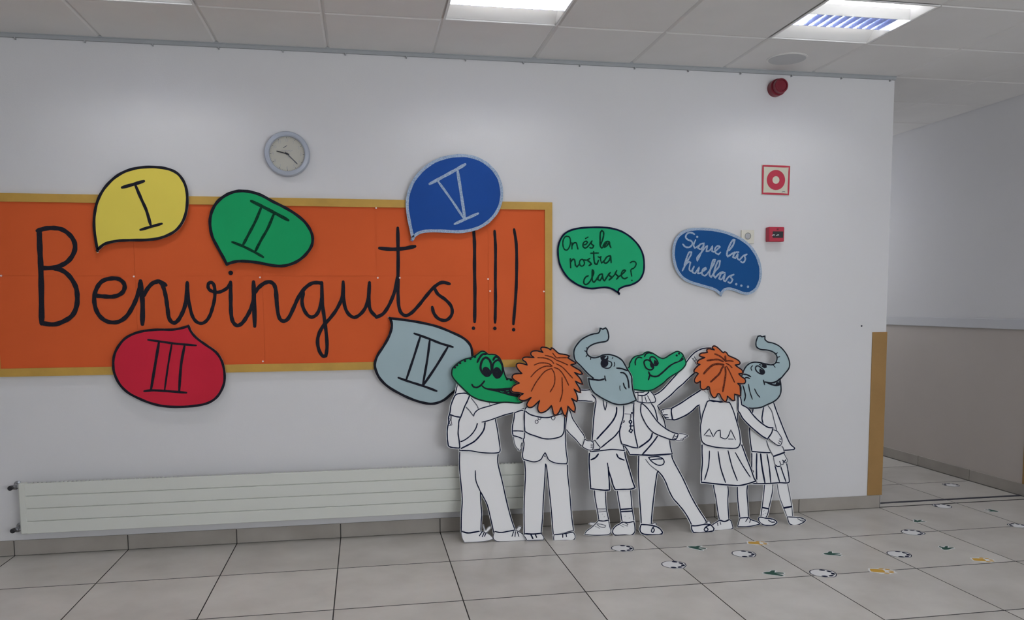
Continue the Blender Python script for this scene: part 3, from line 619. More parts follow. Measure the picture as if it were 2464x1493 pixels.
FA, FB, FC = crop(1500, 830, 8.295), crop(1480, 960, 8.78), crop(1520, 1080, 6.7875)
HA, HB, HCc = crop(1640, 820, 8.783), crop(1580, 930, 8.295), crop(1660, 1060, 6.489)
IA, IBc, IC = crop(1760, 800, 7.465), crop(1760, 950, 9.33), crop(1780, 1070, 7.111)
K = M['ink']
# first crocodile
pl, t = figure('leftmost white cardboard pupil with a green crocodile head, seen from the side with a backpack', (1116, 1305.5), (1255, 1304), top=(1.12, -.052), yaw=.3)
bits(pl, t, [
 ('trousers', CG, 0, [(168,793),(310,800),(445,808),(440,870),(470,1000),(510,1180),(540,1290),(564,1360),(500,1380),(412,1382),(390,1280),(365,1180),(330,1110),(317,1085),(318,1150),(326,1250),(322,1300),(320,1372),(250,1384),(178,1372),(180,1250),(186,1140),(174,1000),(166,900)], dict(w=3.2, rim=.8, strokes=[('s', [(280,935),(285,1010),(316,1085)], 3)])),
 ('shoe', CC, 1, [(235,765),(350,795),(560,768),(640,772),(760,832),(812,888),(815,908),(720,940),(550,960),(290,970),(252,900),(234,810)], dict(w=1.2, ink=TN, rim=.2, strokes=[('s', [(240,765),(350,797),(560,765)], 3.6, 'inkblue'), ('s', [(620,770),(565,850)], 3, 'inkblue'), ('s', [(655,785),(620,865)], 3, 'inkblue'), ('s', [(690,795),(660,858)], 3, 'inkblue')])),
 ('shoelace', CC, .5, [(660,790),(640,700),(628,650),(645,645),(672,740),(690,745),(720,700),(760,675),(780,680),(770,720),(720,770),(690,790)], dict(w=1.2, ink=TN, rim=.3)),
 ('shoe', CC, 1, [(850,770),(960,790),(1100,768),(1230,745),(1300,775),(1400,842),(1443,915),(1430,938),(1100,952),(900,952),(840,920),(822,870),(836,800)], dict(w=1.8, rim=.3, strokes=[('s', [(850,768),(960,788),(1100,765),(1210,745)], 3.2), ('s', [(1200,770),(1170,858)], 3), ('s', [(1235,772),(1225,865)], 3), ('s', [(1268,775),(1298,860)], 3)])),
 ('shoelace', CC, .5, [(1235,750),(1290,682),(1335,672),(1345,700),(1310,750),(1270,775)], dict(w=1.4, rim=.4)),
 ('shirt', CB, 2, [(430,1165),(680,1172),(880,1207),(1100,1222),(1300,1212),(1337,1170),(1330,1060),(1290,780),(1260,600),(1235,450),(1300,300),(1450,60),(1100,20),(800,-80),(385,-331),(322,-65),(290,100),(350,400),(400,800)],
   dict(w=3, strokes=[('s', [(690,-10),(770,90),(820,160),(850,230)], 2.6, 'thin'), ('s', [(550,170),(640,260),(700,340),(740,390)], 3, 'thin'), ('s', [(830,545),(790,670),(700,800),(600,890),(510,945),(440,968)], 3.2), ('s', [(1000,510),(985,650),(950,740),(860,860),(760,960),(620,1040),(460,1120)], 4), ('s', [(1090,90),(1112,150)], 1.6, 'thin')])),
 ('backpack', CB, 3, [(311,-45),(359,-98),(465,-119),(571,-119),(655,-75),(600,60),(545,170),(500,290),(455,410),(415,500),(405,620),(395,780),(415,920),(430,1060),(430,1110),(330,1105),(230,1090),(175,1060),(155,900),(150,740),(165,610),(185,540),(180,430),(215,300),(235,150)],
   dict(w=3.6, strokes=[('s', [(205,355),(330,398),(450,418)], 3.6), ('s', [(215,350),(225,450),(200,540),(235,602)], 1.6), ('s', [(250,385),(240,480),(255,590),(172,605)], 1.6), ('s', [(190,430),(235,500)], 1.4)])),
 ('arm', CB, 2.7, [(745,395),(770,320),(860,240),(1100,165),(1380,90),(1866,60),(2146,-20),(2180,100),(2000,170),(1866,225),(1650,310),(1450,362),(1230,440),(1080,492),(930,527),(820,532),(770,470)], dict(w=3, rim=.6, skip=(14, 15, 16))),
 ('crocodile_head', CA, 3.8, [(150,590),(165,510),(215,450),(270,400),(350,345),(440,305),(560,275),(660,225),(760,150),(800,138),(850,150),(920,205),(1000,205),(1080,220),(1150,270),(1190,340),(1220,420),(1240,520),(1260,600),(1300,700),(1340,720),(1420,735),(1480,770),(1560,850),(1700,950),(1720,1100),(1669,1180),(1610,1225),(1540,1235),(1300,1217),(1100,1222),(960,1212),(850,1192),(700,1152),(560,1082),(450,987),(350,890),(250,790),(180,700),(152,640)],
   dict(fill=M['green'], ink=K, w=3, rim=.4, corner=75, strokes=[('s', [(690,370),(730,290),(800,205),(880,200)], 5), ('s', [(1025,325),(1060,268),(1110,258),(1150,295)], 5), ('s', [(575,840),(610,890),(680,905),(750,870),(800,820),(840,770)], 4.2),
     ('s', [(790,870),(850,920),(950,940),(1150,942),(1300,930),(1400,925)], 3.6), ('f', [(860,915),(1100,940),(1400,925),(1450,1010),(1680,1030),(1600,1100),(1450,1095),(1250,1040),(1050,985),(900,955)]),
     ('s', [(1180,985),(1210,1000),(1250,995)], 1.6, 'green'), ('s', [(1300,975),(1350,970)], 1.4, 'green'), ('s', [(1335,1020),(1360,1018)], 1.6, 'green'), ('d', [(215,480), (260,432), (325,390), (430,345), (545,300), (640,258), (1320,728), (1400,750)], 3)],
     kids=[('eye', CA, [('c', [(880,275),(950,330),(985,440),(985,570),(940,645),(880,660),(810,605),(760,510),(775,380),(820,300)], 5.4), ('f', [(880,470),(940,510),(970,590),(930,655),(870,655),(810,600),(800,530),(830,480)])], K),
           ('eye', CA, [('c', [(1130,325),(1185,370),(1225,480),(1210,600),(1160,680),(1100,700),(1040,640),(1012,520),(1030,400),(1080,345)], 4.6), ('f', [(1110,475),(1175,520),(1200,600),(1150,690),(1090,700),(1030,630),(1030,540),(1060,490)])], K)]))])
# child with orange hair
pl, t = figure('white cardboard pupil seen from behind with shaggy orange hair, second from the left', (1285, 1301.5), (1380, 1301), top=(1.12, -.085))
bits(pl, t, [
 ('trousers', CG, 0, [(632,850),(780,830),(940,870),(942,950),(958,1100),(970,1250),(985,1365),(910,1385),(840,1397),(832,1300),(822,1180),(805,1030),(790,900),(784,885),(778,1000),(768,1150),(762,1280),(752,1385),(700,1390),(632,1387),(630,1200),(636,1050),(640,950)], dict(w=3, rim=1)),
 ('shoe', CC, 1, [(1400,812),(1550,818),(1700,802),(1740,842),(1765,890),(1750,925),(1450,935),(1410,870),(1387,850)], dict(w=2, rim=.4, strokes=[('s', [(1400,810),(1550,818),(1720,800)], 3.4), ('s', [(1520,822),(1555,898)], 5), ('s', [(1600,817),(1625,875)], 4)])),
 ('shoe', CC, 1, [(1950,832),(2120,812),(2300,782),(2335,832),(2340,890),(2300,928),(2150,930),(1947,943),(1942,880)], dict(w=2.2, rim=1, strokes=[('s', [(1950,828),(2120,812),(2300,778)], 3), ('s', [(2110,812),(2110,875)], 3.4), ('s', [(2170,808),(2180,865)], 3.4)])),
 ('arm', CE, 1, [(160,300),(260,260),(368,240),(352,400),(362,600),(370,690),(368,830),(340,852),(230,808),(130,782),(112,700),(120,560),(148,420)], dict(w=3.2, strokes=[('s', [(120,682),(240,682),(370,692)], 3.2)])),
 ('hand', CE, 0, [(135,790),(230,810),(345,860),(350,930),(310,935),(295,990),(300,1050),(300,1095),(240,1092),(215,1050),(180,1000),(150,900)], dict(w=2, rim=.8, ink=TN, strokes=[('s', [(345,935),(310,950),(300,1000)], 2.4), ('s', [(240,1080),(250,1060)], 2.4), ('s', [(280,1070),(300,1100)], 2.4)])),
 ('arm', CE, 1, [(1335,270),(1385,420),(1455,530),(1535,650),(1640,820),(1600,1000),(1570,1000),(1460,870),(1300,710),(1240,620),(1250,480),(1270,350),(1290,200)], dict(w=2.6, ink=IB_, rim=1)),
 ('hand', CE, 3, [(1640,855),(1700,890),(1780,895),(1820,930),(1830,1000),(1810,1080),(1740,1087),(1650,1052),(1590,1012),(1610,960)], dict(w=2.4, rim=.6, strokes=[('s', [(1770,962),(1815,966)], 2), ('s', [(1770,995),(1815,996)], 2), ('s', [(1770,1030),(1810,1026)], 2)])),
 ('shirt', CE, 2, [(370,245),(352,400),(368,600),(368,820),(345,862),(360,960),(340,1100),(325,1200),(345,1282),(450,1312),(560,1337),(650,1322),(720,1280),(760,1210),(805,1140),(840,1210),(880,1290),(980,1347),(1100,1372),(1260,1377),(1275,1310),(1250,1120),(1235,900),(1235,640),(1262,380),(1290,150),(1200,-100),(600,-100),(430,150)], dict(w=3)),
 ('backpack', CE, 3, [(370,250),(480,330),(600,370),(750,398),(880,398),(1000,362),(1180,315),(1222,350),(1215,500),(1210,640),(1195,720),(1150,790),(1050,830),(900,852),(760,842),(600,790),(470,745),(375,690),(365,500)],
   dict(w=3.4, rim=.6, strokes=[('c', [(625,455),(660,490),(625,525),(592,490)], 1.6), ('s', [(655,400),(660,440),(640,470)], 1.6), ('s', [(665,440),(700,440),(722,400)], 1.6), ('c', [(978,365),(1015,390),(1000,435),(975,452),(945,430),(942,395)], 1.8)])),
 ('hair', CD, 9, [(640,150),(660,128),(720,130),(780,148),(830,180),(835,140),(870,150),(920,195),(980,245),(1050,258),(1120,270),(1180,295),(1150,328),(1200,360),(1305,425),(1285,440),(1200,460),(1300,520),(1380,570),(1430,632),(1370,640),(1270,600),(1350,680),(1400,750),(1430,828),(1370,810),(1290,765),(1340,850),(1380,920),(1390,980),(1340,970),(1265,915),(1310,1000),(1335,1100),(1320,1152),(1270,1130),(1220,1090),(1260,1170),(1290,1270),(1280,1358),(1220,1320),(1150,1240),(1145,1330),(1105,1440),(1065,1390),(1020,1260),(1000,1320),(965,1380),(920,1412),(880,1390),(860,1300),(840,1230),(780,1300),(700,1355),(620,1362),(582,1300),(590,1210),(620,1130),(550,1200),(480,1258),(410,1265),(372,1220),(400,1150),(460,1070),(400,1110),(320,1138),(250,1125),(222,1090),(255,1040),(315,1005),(200,985),(105,970),(80,930),(110,870),(170,830),(235,805),(170,770),(115,725),(97,685),(130,640),(210,625),(285,625),(220,560),(182,500),(178,455),(215,430),(290,438),(385,465),(350,405),(300,370),(300,335),(350,315),(430,317),(515,322),(460,282),(450,240),(480,205),(560,195),(620,208),(685,228),(650,190)],
   dict(fill=M['hair'], ink=K, w=3.2, rim=.2, corner=80, strokes=[('s', q, 2.8, 'brown') for q in ([(580,325),(700,330),(790,355),(850,390),(885,440)], [(720,280),(800,300),(870,325),(920,360)], [(865,240),(900,285),(935,330)], [(515,465),(600,430),(700,425),(790,440),(855,485)], [(450,690),(540,590),(640,520),(740,485),(840,490)], [(460,960),(520,840),(600,720),(700,600),(780,550),(850,530)], [(850,540),(890,610),(905,720),(890,840),(815,975)], [(890,510),(970,540),(1040,610),(1100,710),(1165,845)], [(1040,700),(1045,850),(1045,1000),(1000,1160)], [(930,440),(1040,500),(1130,590),(1240,710)], [(930,370),(1010,400),(1100,440),(1150,465)], [(935,330),(1030,325),(1130,325)])]))])
# first elephant
pl, t = figure('white cardboard pupil in shorts with a grey elephant head, third from the left', (1440, 1290), (1500, 1289.5))
bits(pl, t, [
 ('leg', EC, 0, [(205,660),(387,660),(390,800),(400,980),(420,1080),(440,1180),(280,1182),(265,1080),(240,940),(215,800)], dict(w=2.8, rim=1.4, strokes=[('s', [(255,987),(408,985)], 2.2, 'thin'), ('s', [(265,1037),(408,1025)], 2.2, 'thin'), ('s', [(270,1010),(330,1003),(400,1005)], 1.2, 'thin'), ('s', [(330,1075),(345,1070)], 1, 'thin'), ('s', [(360,1120),(375,1112)], 1, 'thin')])),
 ('leg', EC, 0, [(575,670),(795,662),(805,800),(820,980),(840,1100),(855,1200),(680,1212),(655,1180),(635,1050),(620,950),(595,800)], dict(w=3, rim=1.4, strokes=[('s', [(638,995),(820,982)], 4.4), ('s', [(645,1033),(825,1023)], 4.4), ('s', [(700,1110),(712,1105)], 1, 'thin'), ('s', [(770,1140),(785,1135)], 1, 'thin')])),
 ('shoe', EC, 1, [(270,1180),(350,1188),(437,1172),(455,1270),(475,1360),(450,1400),(400,1412),(200,1418),(45,1402),(80,1350),(160,1290),(215,1240)], dict(w=2.2, rim=.8, strokes=[('s', [(272,1178),(350,1186),(437,1170)], 3), ('s', [(215,1270),(292,1305)], 1.6, 'thin'), ('s', [(245,1240),(300,1280),(375,1288),(388,1262),(330,1240),(250,1232)], 2, 'thin')])),
 ('shoelace', EC, .5, [(115,1232),(150,1212),(232,1220),(222,1246),(150,1252)], dict(w=1.2, ink=TN, rim=.4)),
 ('shoe', EC, 1, [(665,1205),(750,1212),(850,1192),(867,1290),(860,1370),(800,1417),(700,1412),(540,1415),(500,1370),(510,1320),(560,1265),(620,1232)], dict(w=3, rim=.8, strokes=[('s', [(620,1250),(690,1285)], 1.6, 'thin'), ('s', [(660,1235),(745,1272)], 1.6, 'thin'), ('s', [(690,1208),(752,1240),(738,1258)], 2, 'thin')])),
 ('shorts', EC, 1.5, [(125,50),(350,33),(550,13),(697,28),(712,130),(750,260),(790,400),(830,540),(870,640),(810,662),(680,667),(545,672),(510,600),(480,490),(440,370),(430,300),(438,420),(450,560),(452,677),(380,682),(280,672),(145,657),(135,500),(125,350),(118,200)], dict(w=3.8, strokes=[('s', [(270,90),(220,150),(150,185)], 4.4), ('s', [(567,90),(600,150),(690,190)], 4), ('s', [(418,238),(432,330)], 3.4)])),
 ('arm', EB, 1, [(-60,80),(100,70),(220,72),(340,70),(420,150),(400,240),(340,270),(200,262),(60,257),(-60,220)], dict(w=3, skip=(3, 4, 5))),
 ('shirt', EB, 2, [(400,240),(385,400),(362,600),(345,850),(330,1000),(300,1175),(500,1158),(700,1137),(912,1157),(890,1060),(850,980),(830,870),(828,780),(868,640),(890,560),(900,440),(900,330),(900,200),(600,100),(350,60),(330,150)],
   dict(w=3.2, skip=(19,), strokes=[('s', [(530,235),(545,350),(568,435),(590,350),(600,265)], 2.6), ('s', [(775,380),(770,480),(720,600),(620,730),(500,860),(420,950)], 4.2), ('s', [(820,800),(740,900),(620,1000),(500,1100)], 3.6), ('s', [(505,1100),(470,1098),(385,970)], 2.6)])),
 ('hand', EB, 2.5, [(340,1000),(385,972),(430,1040),(480,1100),(468,1142),(360,1147),(335,1090)], dict(w=2.6, rim=.6, strokes=[('s', [(360,1145),(468,1130)], 2.6)])),
 ('elephant_head', EA, 7, [(555,80),(575,85),(600,97),(650,72),(680,110),(700,180),(705,240),(690,290),(650,315),(560,330),(470,350),(390,385),(335,430),(310,500),(330,555),(390,600),(460,610),(530,592),(600,562),(700,550),(780,565),(870,600),(950,660),(1000,740),(1040,810),(1090,890),(1120,960),(1125,1080),(1150,1230),(1200,1370),(1100,1417),(1000,1445),(880,1450),(780,1427),(680,1382),(600,1342),(520,1292),(440,1232),(390,1160),(360,1080),(345,978),(400,992),(430,975),(330,890),(200,750),(110,660),(82,560),(90,460),(140,370),(220,282),(330,217),(430,182),(520,165),(545,130)],
   dict(fill=M['grey'], ink=K, w=3.2, rim=.8, strokes=[('s', [(350,988),(450,1003),(540,1012),(632,988)], 4), ('s', [(635,935),(642,980),(655,1025)], 3), ('s', [(330,440),(305,430)], 3), ('s', [(315,500),(275,485)], 3), ('s', [(320,560),(300,590)], 3), ('s', [(385,605),(380,640)], 3), ('s', [(850,795),(940,805),(1040,840)], 3.6), ('s', [(920,875),(980,885),(1030,940),(1060,1040),(1070,1150)], 3.6), ('s', [(970,1065),(990,1130),(1020,1170)], 3.2), ('s', [(910,1110),(905,1150),(915,1200)], 1.6), ('s', [(782,600),(770,625)], 2.2), ('s', [(805,690),(815,730),(800,765)], 2.2)],
     kids=[('eye', EA, [('c', [(690,665),(750,690),(760,740),(720,790),(650,795),(590,765),(570,710),(590,660),(640,655)], 2.6), ('f', [(590,655),(660,650),(700,700),(680,755),(630,778),(588,750),(572,700)])], K), ('eye', EA, [('f', [(555,595),(620,572),(700,575),(695,640),(650,662),(600,655),(568,640)]), ('s', [(640,620),(665,600),(670,590)], 3, 'grey')], K)]))])
mb = MB()     # fold-out card strut behind the figure, resting on the floor
a_ = pl.off(-.006); P1, P2, P3 = a_.w(a_.at(1494, 1222)), a_.w(a_.at(1494, 1258)), None
q3 = FLOORP.at(1476, 1256); P3 = Vector((q3[0], q3[1]+.015, 0.001)); P2 = Vector((P1.x, P1.y-.03, .001)); P3.y = -.20
nn = (P2-P1).cross(P3-P1).normalized()*.003
mb.add([P1, P2, P3, P1+nn, P2+nn, P3+nn], [(0, 1, 2), (5, 4, 3), (0, 3, 4, 1), (1, 4, 5, 2), (2, 5, 3, 0)], M['core']); mb.build('support_flap', t)
# second crocodile
pl, t = figure('white cardboard pupil striding and pointing right with a green crocodile head, fourth from the left', (1565, 1287.5), (1690, 1282.5))
bits(pl, t, [
 ('trousers', FC, -.5, [(115,100),(180,105),(400,100),(655,88),(660,150),(700,240),(770,370),(830,480),(900,630),(960,760),(1040,910),(1120,1040),(1215,1190),(1215,1217),(1150,1242),(1050,1262),(980,1252),(920,1130),(850,1020),(760,910),(680,820),(610,690),(560,560),(500,450),(430,370),(415,400),(395,520),(365,740),(340,960),(325,1130),(320,1242),(250,1242),(155,1232),(150,1100),(135,900),(120,650),(108,450),(110,280)],
   dict(w=3.4, rim=1.4, strokes=[('s', [(225,175),(290,260),(360,320),(430,370)], 2.2, 'thin'), ('c', [(275,145),(340,135),(440,135),(510,170),(530,220),(510,260),(450,275),(380,250),(310,195)], 3), ('s', [(315,185),(420,172),(500,170)], 3.2)])),
 ('shoe', FC, .5, [(155,1242),(250,1247),(380,1270),(460,1310),(503,1370),(495,1393),(440,1408),(300,1408),(200,1400),(150,1370),(135,1310)], dict(w=3.6, rim=1, strokes=[('c', [(345,1290),(368,1330),(345,1370),(320,1350)], 3), ('s', [(350,1290),(375,1262)], 3)])),
 ('shoelace', FC, 0, [(325,1242),(370,1215),(405,1225),(390,1257),(350,1277)], dict(w=1.8, rim=.3)),
 ('shoe', FC, .5, [(975,1262),(1050,1264),(1150,1247),(1220,1237),(1290,1250),(1345,1310),(1330,1347),(1250,1362),(1120,1375),(1010,1372),(980,1320)], dict(w=3.4, rim=1, strokes=[('c', [(1215,1292),(1245,1325),(1215,1352),(1183,1325)], 3), ('s', [(1190,1305),(1225,1272),(1295,1245)], 3.4)])),
 ('shoelace', FC, 0, [(1235,1230),(1230,1200),(1255,1185),(1280,1195),(1278,1225),(1255,1240)], dict(w=1.8, rim=.3)),
 ('arm', FA, 0, [(560,960),(600,1012),(700,962),(800,882),(900,772),(1000,662),(1080,572),(1180,472),(1250,360),(1330,250),(1420,160),(1500,112),(1600,75),(1750,65),(1800,300),(1600,500),(1420,570),(1290,682),(1190,782),(1080,872),(950,1002),(800,1122),(680,1217),(600,1200)], dict(w=3.2, rim=1, skip=(0, 22, 23), label='raised arm with a bracelet', strokes=[('s', [(1362,262),(1420,330),(1475,410)], 2, 'thin'), ('s', [(1410,235),(1455,300),(1510,370)], 2, 'thin'), ('s', [(1380,285),(1425,262)], 1.6, 'thin'), ('s', [(1412,325),(1458,298)], 1.6, 'thin'), ('s', [(1440,375),(1490,345)], 1.6, 'thin')])),
 ('shirt', FB, .5, [(400,60),(600,0),(800,40),(895,150),(950,270),(1000,370),(1040,480),(1065,600),(1100,740),(1150,870),(1165,1000),(1207,1165),(1000,1180),(720,1202),(490,1187),(310,1182),(270,1100),(200,1000),(250,900),(380,500)],
   dict(w=3, skip=(0, 1, 2), rim=.8, strokes=[('s', [(760,95),(830,200),(870,330),(900,475)], 3.2), ('s', [(790,720),(750,840),(640,940),(510,1030)], 4.2), ('s', [(900,785),(820,900),(720,1020),(580,1175)], 3.8), ('s', [(550,1190),(800,1195),(1205,1168)], 4)])),
 ('backpack', FB, 1.2, [(190,110),(400,90),(385,230),(390,450),(410,700),(450,900),(482,1040),(380,1030),(280,1000),(140,955),(110,850),(95,700),(130,560),(165,480),(175,300)],
   dict(w=3.4, rim=.4, strokes=[('s', [(200,320),(340,328)], 2, 'thin'), ('s', [(328,330),(322,450)], 2.4), ('s', [(358,330),(348,400)], 1.6), ('c', [(325,462),(352,490),(325,520),(298,490)], 3.4), ('s', [(310,580),(392,575)], 3.6), ('s', [(330,520),(330,600),(325,640),(290,690)], 3), ('s', [(325,640),(370,665),(338,722),(300,690)], 3), ('d', [(355,302)], 2.8), ('c', [(178,458),(198,480),(178,502),(158,480)], 2)])),
 ('arm', FB, 1.5, [(548,112),(580,110),(680,200),(800,360),(890,480),(1050,620),(1200,705),(1332,745),(1310,820),(1270,865),(1160,860),(1050,822),(920,772),(790,702),(680,582),(590,422),(542,280)], dict(w=3.2, rim=.5, strokes=[('s', [(1262,748),(1235,800),(1212,850)], 2.2), ('s', [(1252,790),(1300,802)], 2), ('s', [(1230,830),(1285,848)], 2)])),
 ('hand', FB, 1, [(1335,740),(1450,748),(1520,773),(1537,790),(1485,822),(1452,832),(1440,862),(1410,887),(1300,887),(1290,850),(1320,800)], dict(w=1.8, rim=1, strokes=[('s', [(1470,800),(1520,785)], 1.6), ('s', [(1380,860),(1440,850)], 1.8)])),
 ('collar', FA, 2, [(215,905),(360,890),(520,915),(560,950),(605,1010),(642,1100),(630,1147),(500,1162),(370,1152),(270,1132),(240,1080),(215,970)], dict(w=2.6, rim=.5, strokes=[('s', [(300,1012),(400,1017),(470,985),(512,935)], 3.2), ('s', [(290,960),(290,1120)], 2.4), ('s', [(370,1022),(375,1140)], 2.4), ('s', [(430,1042),(460,1140)], 2.4), ('s', [(482,1022),(545,1142)], 2.4), ('s', [(230,962),(300,950),(400,950),(430,930)], 2.4)])),
 ('crocodile_head', FA, 4, [(75,475),(120,440),(125,380),(140,350),(180,280),(240,235),(320,215),(390,195),(440,155),(500,145),(570,165),(640,205),(720,257),(790,277),(850,257),(920,210),(1000,165),(1070,135),(1130,150),(1180,190),(1212,260),(1245,340),(1240,400),(1180,480),(1100,545),(1000,602),(900,667),(800,762),(700,832),(620,882),(540,912),(420,922),(300,907),(180,882),(100,800),(60,650),(60,550)],
   dict(fill=M['green2'], ink=K, w=2.6, rim=.5, corner=60, strokes=[('s', [(240,405),(235,340),(260,280),(310,250),(370,265)], 3.2), ('s', [(420,240),(450,185),(510,162),(565,175)], 3.2), ('f', [(930,412),(1010,355),(1100,325),(1165,250),(1217,290),(1150,332),(1050,372),(960,412)]), ('s', [(505,545),(530,600),(590,632),(680,630),(740,590),(820,520),(900,445),(960,400)], 4), ('s', [(525,610),(512,660),(500,702)], 3.6), ('s', [(1150,300),(1180,235)], 3), ('d', [(1063,217), (1110,178)], 2.6), ('s', [(1200,290),(1225,285)], 1.4, 'green2')],
     kids=[('eye', FA, [('c', [(412,345),(440,310),(500,307),(545,345),(590,405),(600,455),(570,495),(510,500),(450,462),(420,400)], 3.6), ('f', [(525,375),(590,365),(612,420),(590,470),(548,450)])], K), ('eye', FA, [('c', [(530,270),(570,242),(630,265),(680,330),(690,380),(650,417),(600,400),(560,350)], 3.4), ('f', [(615,300),(665,335),(680,385),(640,408),(605,380)])], K)]))])
# girl with orange hair
pl, t = figure('white cardboard pupil in a skirt with leafy orange hair and a lettered backpack', (1735, 1277.5), (1800, 1268.5), top=(1.12, -.078), yaw=.25)
bits(pl, t, [
 ('leg', HCc, 0, [(365,680),(590,690),(600,800),(592,950),(607,1240),(540,1267),(460,1247),(430,1080),(405,900),(380,780)], dict(w=3, rim=1)),
 ('leg', HCc, 0, [(738,690),(902,690),(890,800),(905,1000),(915,1202),(780,1217),(765,1100),(745,900)], dict(w=3.2, rim=1)),
 ('shoe', HCc, 1, [(345,1325),(400,1290),(470,1252),(540,1272),(615,1242),(642,1260),(672,1370),(640,1390),(500,1407),(378,1412),(370,1360)], dict(w=2.6, rim=.6, strokes=[('s', [(470,1250),(540,1270),(615,1240)], 3.6), ('s', [(430,1290),(436,1335)], 2.6), ('s', [(470,1275),(482,1315)], 2.6)])),
 ('shoe', HCc, 1, [(782,1217),(915,1210),(950,1240),(1040,1270),(1100,1305),(1000,1335),(880,1350),(745,1352),(757,1300)], dict(w=2.6, rim=.6, strokes=[('s', [(785,1216),(915,1208)], 3.6), ('s', [(905,1217),(870,1270)], 2.8), ('s', [(945,1240),(932,1285)], 2.8)])),
 ('skirt', HCc, 2, [(190,30),(500,60),(790,20),(830,130),(900,320),(960,470),(1005,600),(1037,635),(930,672),(780,707),(620,702),(450,687),(180,657),(182,500),(195,350),(190,200)], dict(w=3.6, strokes=[('s', [(305,170),(300,300),(285,430),(230,615)], 3.2), ('s', [(440,180),(480,430),(555,660)], 3.4), ('s', [(595,165),(660,420),(740,630)], 3.2), ('s', [(710,195),(820,390),(940,575)], 3)])),
 ('hand', HB, 3, [(290,452),(200,452),(120,467),(77,492),(110,550),(150,600),(180,650),(250,665),(322,672),(302,550)], dict(w=2.4, rim=.6, strokes=[('s', [(150,572),(215,570)], 3.2), ('s', [(158,620),(235,630)], 3.2), ('c', [(112,475),(135,500),(120,525),(98,505)], 1.4, 'thin')])),
 ('arm', HB, 3, [(885,75),(780,142),(640,232),(480,340),(300,442),(292,520),(315,667),(362,672),(450,642),(600,570),(720,482),(800,402),(855,375),(950,300),(1040,290),(990,160)], dict(w=3.6, rim=.6, skip=(12, 13, 14, 15))),
 ('dress_top', HB, 2.5, [(855,375),(862,500),(880,710),(885,900),(900,1150),(1690,1150),(1660,900),(1612,750),(1622,500),(1622,200),(1500,80),(900,60),(885,90)], dict(w=3, rim=.6, skip=(3, 4, 5, 6, 12), strokes=[('s', [(950,110),(1000,190),(1050,285)], 6)])),
 ('arm', IBc, 5, [(145,20),(200,60),(230,230),(372,312),(460,430),(580,562),(700,662),(820,737),(930,750),(902,860),(805,1002),(700,942),(560,832),(400,692),(250,532),(185,412),(150,370),(148,200)], dict(w=3.6, rim=.6)),
 ('hand', IBc, 4.7, [(925,790),(1020,822),(1080,902),(1130,990),(1130,1080),(1100,1142),(1040,1142),(960,1092),(850,1002),(830,960)], dict(w=2.2, rim=.3, strokes=[('s', [(1080,1002),(1125,1002)], 2.6), ('s', [(1065,1040),(1112,1068)], 2.4), ('s', [(1045,1080),(1080,1110)], 2)])),
 ('backpack', HB, 4, [(1040,292),(1100,287),(1250,305),(1450,322),(1480,370),(1540,520),(1612,760),(1650,900),(1667,1050),(1665,1150),(1620,1222),(1540,1242),(1400,1237),(1200,1222),(1080,1197),(970,1162),(900,1090),(880,950),(875,800),(890,710),(920,560),(970,420),(1010,312)],
   dict(w=3.2, rim=.5, strokes=[('s', [(1070,292),(1130,310),(1200,308),(1270,322),(1340,315),(1440,322)], 2.2)],
    kids=[('lettering', HB, [('s', [(945,980),(1050,852),(1130,1010),(1200,900),(1268,877),(1275,1020),(1390,1047),(1480,870),(1572,1068)], 2.4), ('s', [(980,990),(1080,997)], 2.2), ('s', [(1432,1056),(1530,1058)], 2.4)], IB_)])),
 ('hair', HA, 10, [(655,165),(660,130),(690,115),(740,135),(800,185),(882,257),(910,240),(950,260),(985,312),(1060,350),(1140,385),(1210,430),(1235,480),(1200,510),(1125,515),(1200,570),(1270,620),(1302,680),(1260,700),(1205,702),(1260,760),(1330,810),(1352,860),(1330,905),(1260,915),(1180,905),(1230,960),(1240,1050),(1247,1165),(1190,1155),(1120,1135),(1120,1200),(1125,1260),(1080,1270),(1020,1220),(965,1175),(960,1240),(930,1290),(890,1275),(840,1210),(800,1130),(760,1130),(740,1180),(690,1210),(640,1170),(605,1090),(580,980),(550,980),(510,1025),(450,1040),(405,1010),(395,930),(397,860),(340,895),(290,890),(270,840),(300,770),(352,700),(320,680),(270,670),(265,630),(300,580),(350,530),(392,505),(340,490),(330,460),(370,410),(440,380),(497,360),(420,345),(380,320),(385,290),(430,265),(490,260),(547,250),(532,210),(552,178),(620,180),(702,202)],
   dict(fill=M['hair'], ink=K, w=3.0, rim=.3, corner=80, strokes=[('s', q, ww, 'brown') for q, ww in (([(700,285),(770,310),(850,360),(910,420)], 4), ([(540,425),(650,410),(780,405),(880,445)], 4.2), ([(470,700),(560,600),(660,520),(780,495),(890,515)], 5), ([(615,875),(720,780),(800,700),(850,590),(880,550)], 4.5), ([(920,560),(930,700),(910,850),(870,1080)], 4.5), ([(950,545),(1010,650),(1060,760),(1120,885)], 3), ([(940,485),(1010,520),(1065,575)], 3.2), ([(920,440),(1000,430),(1090,440)], 3.4), ([(922,330),(925,380),(930,440)], 5))]))])
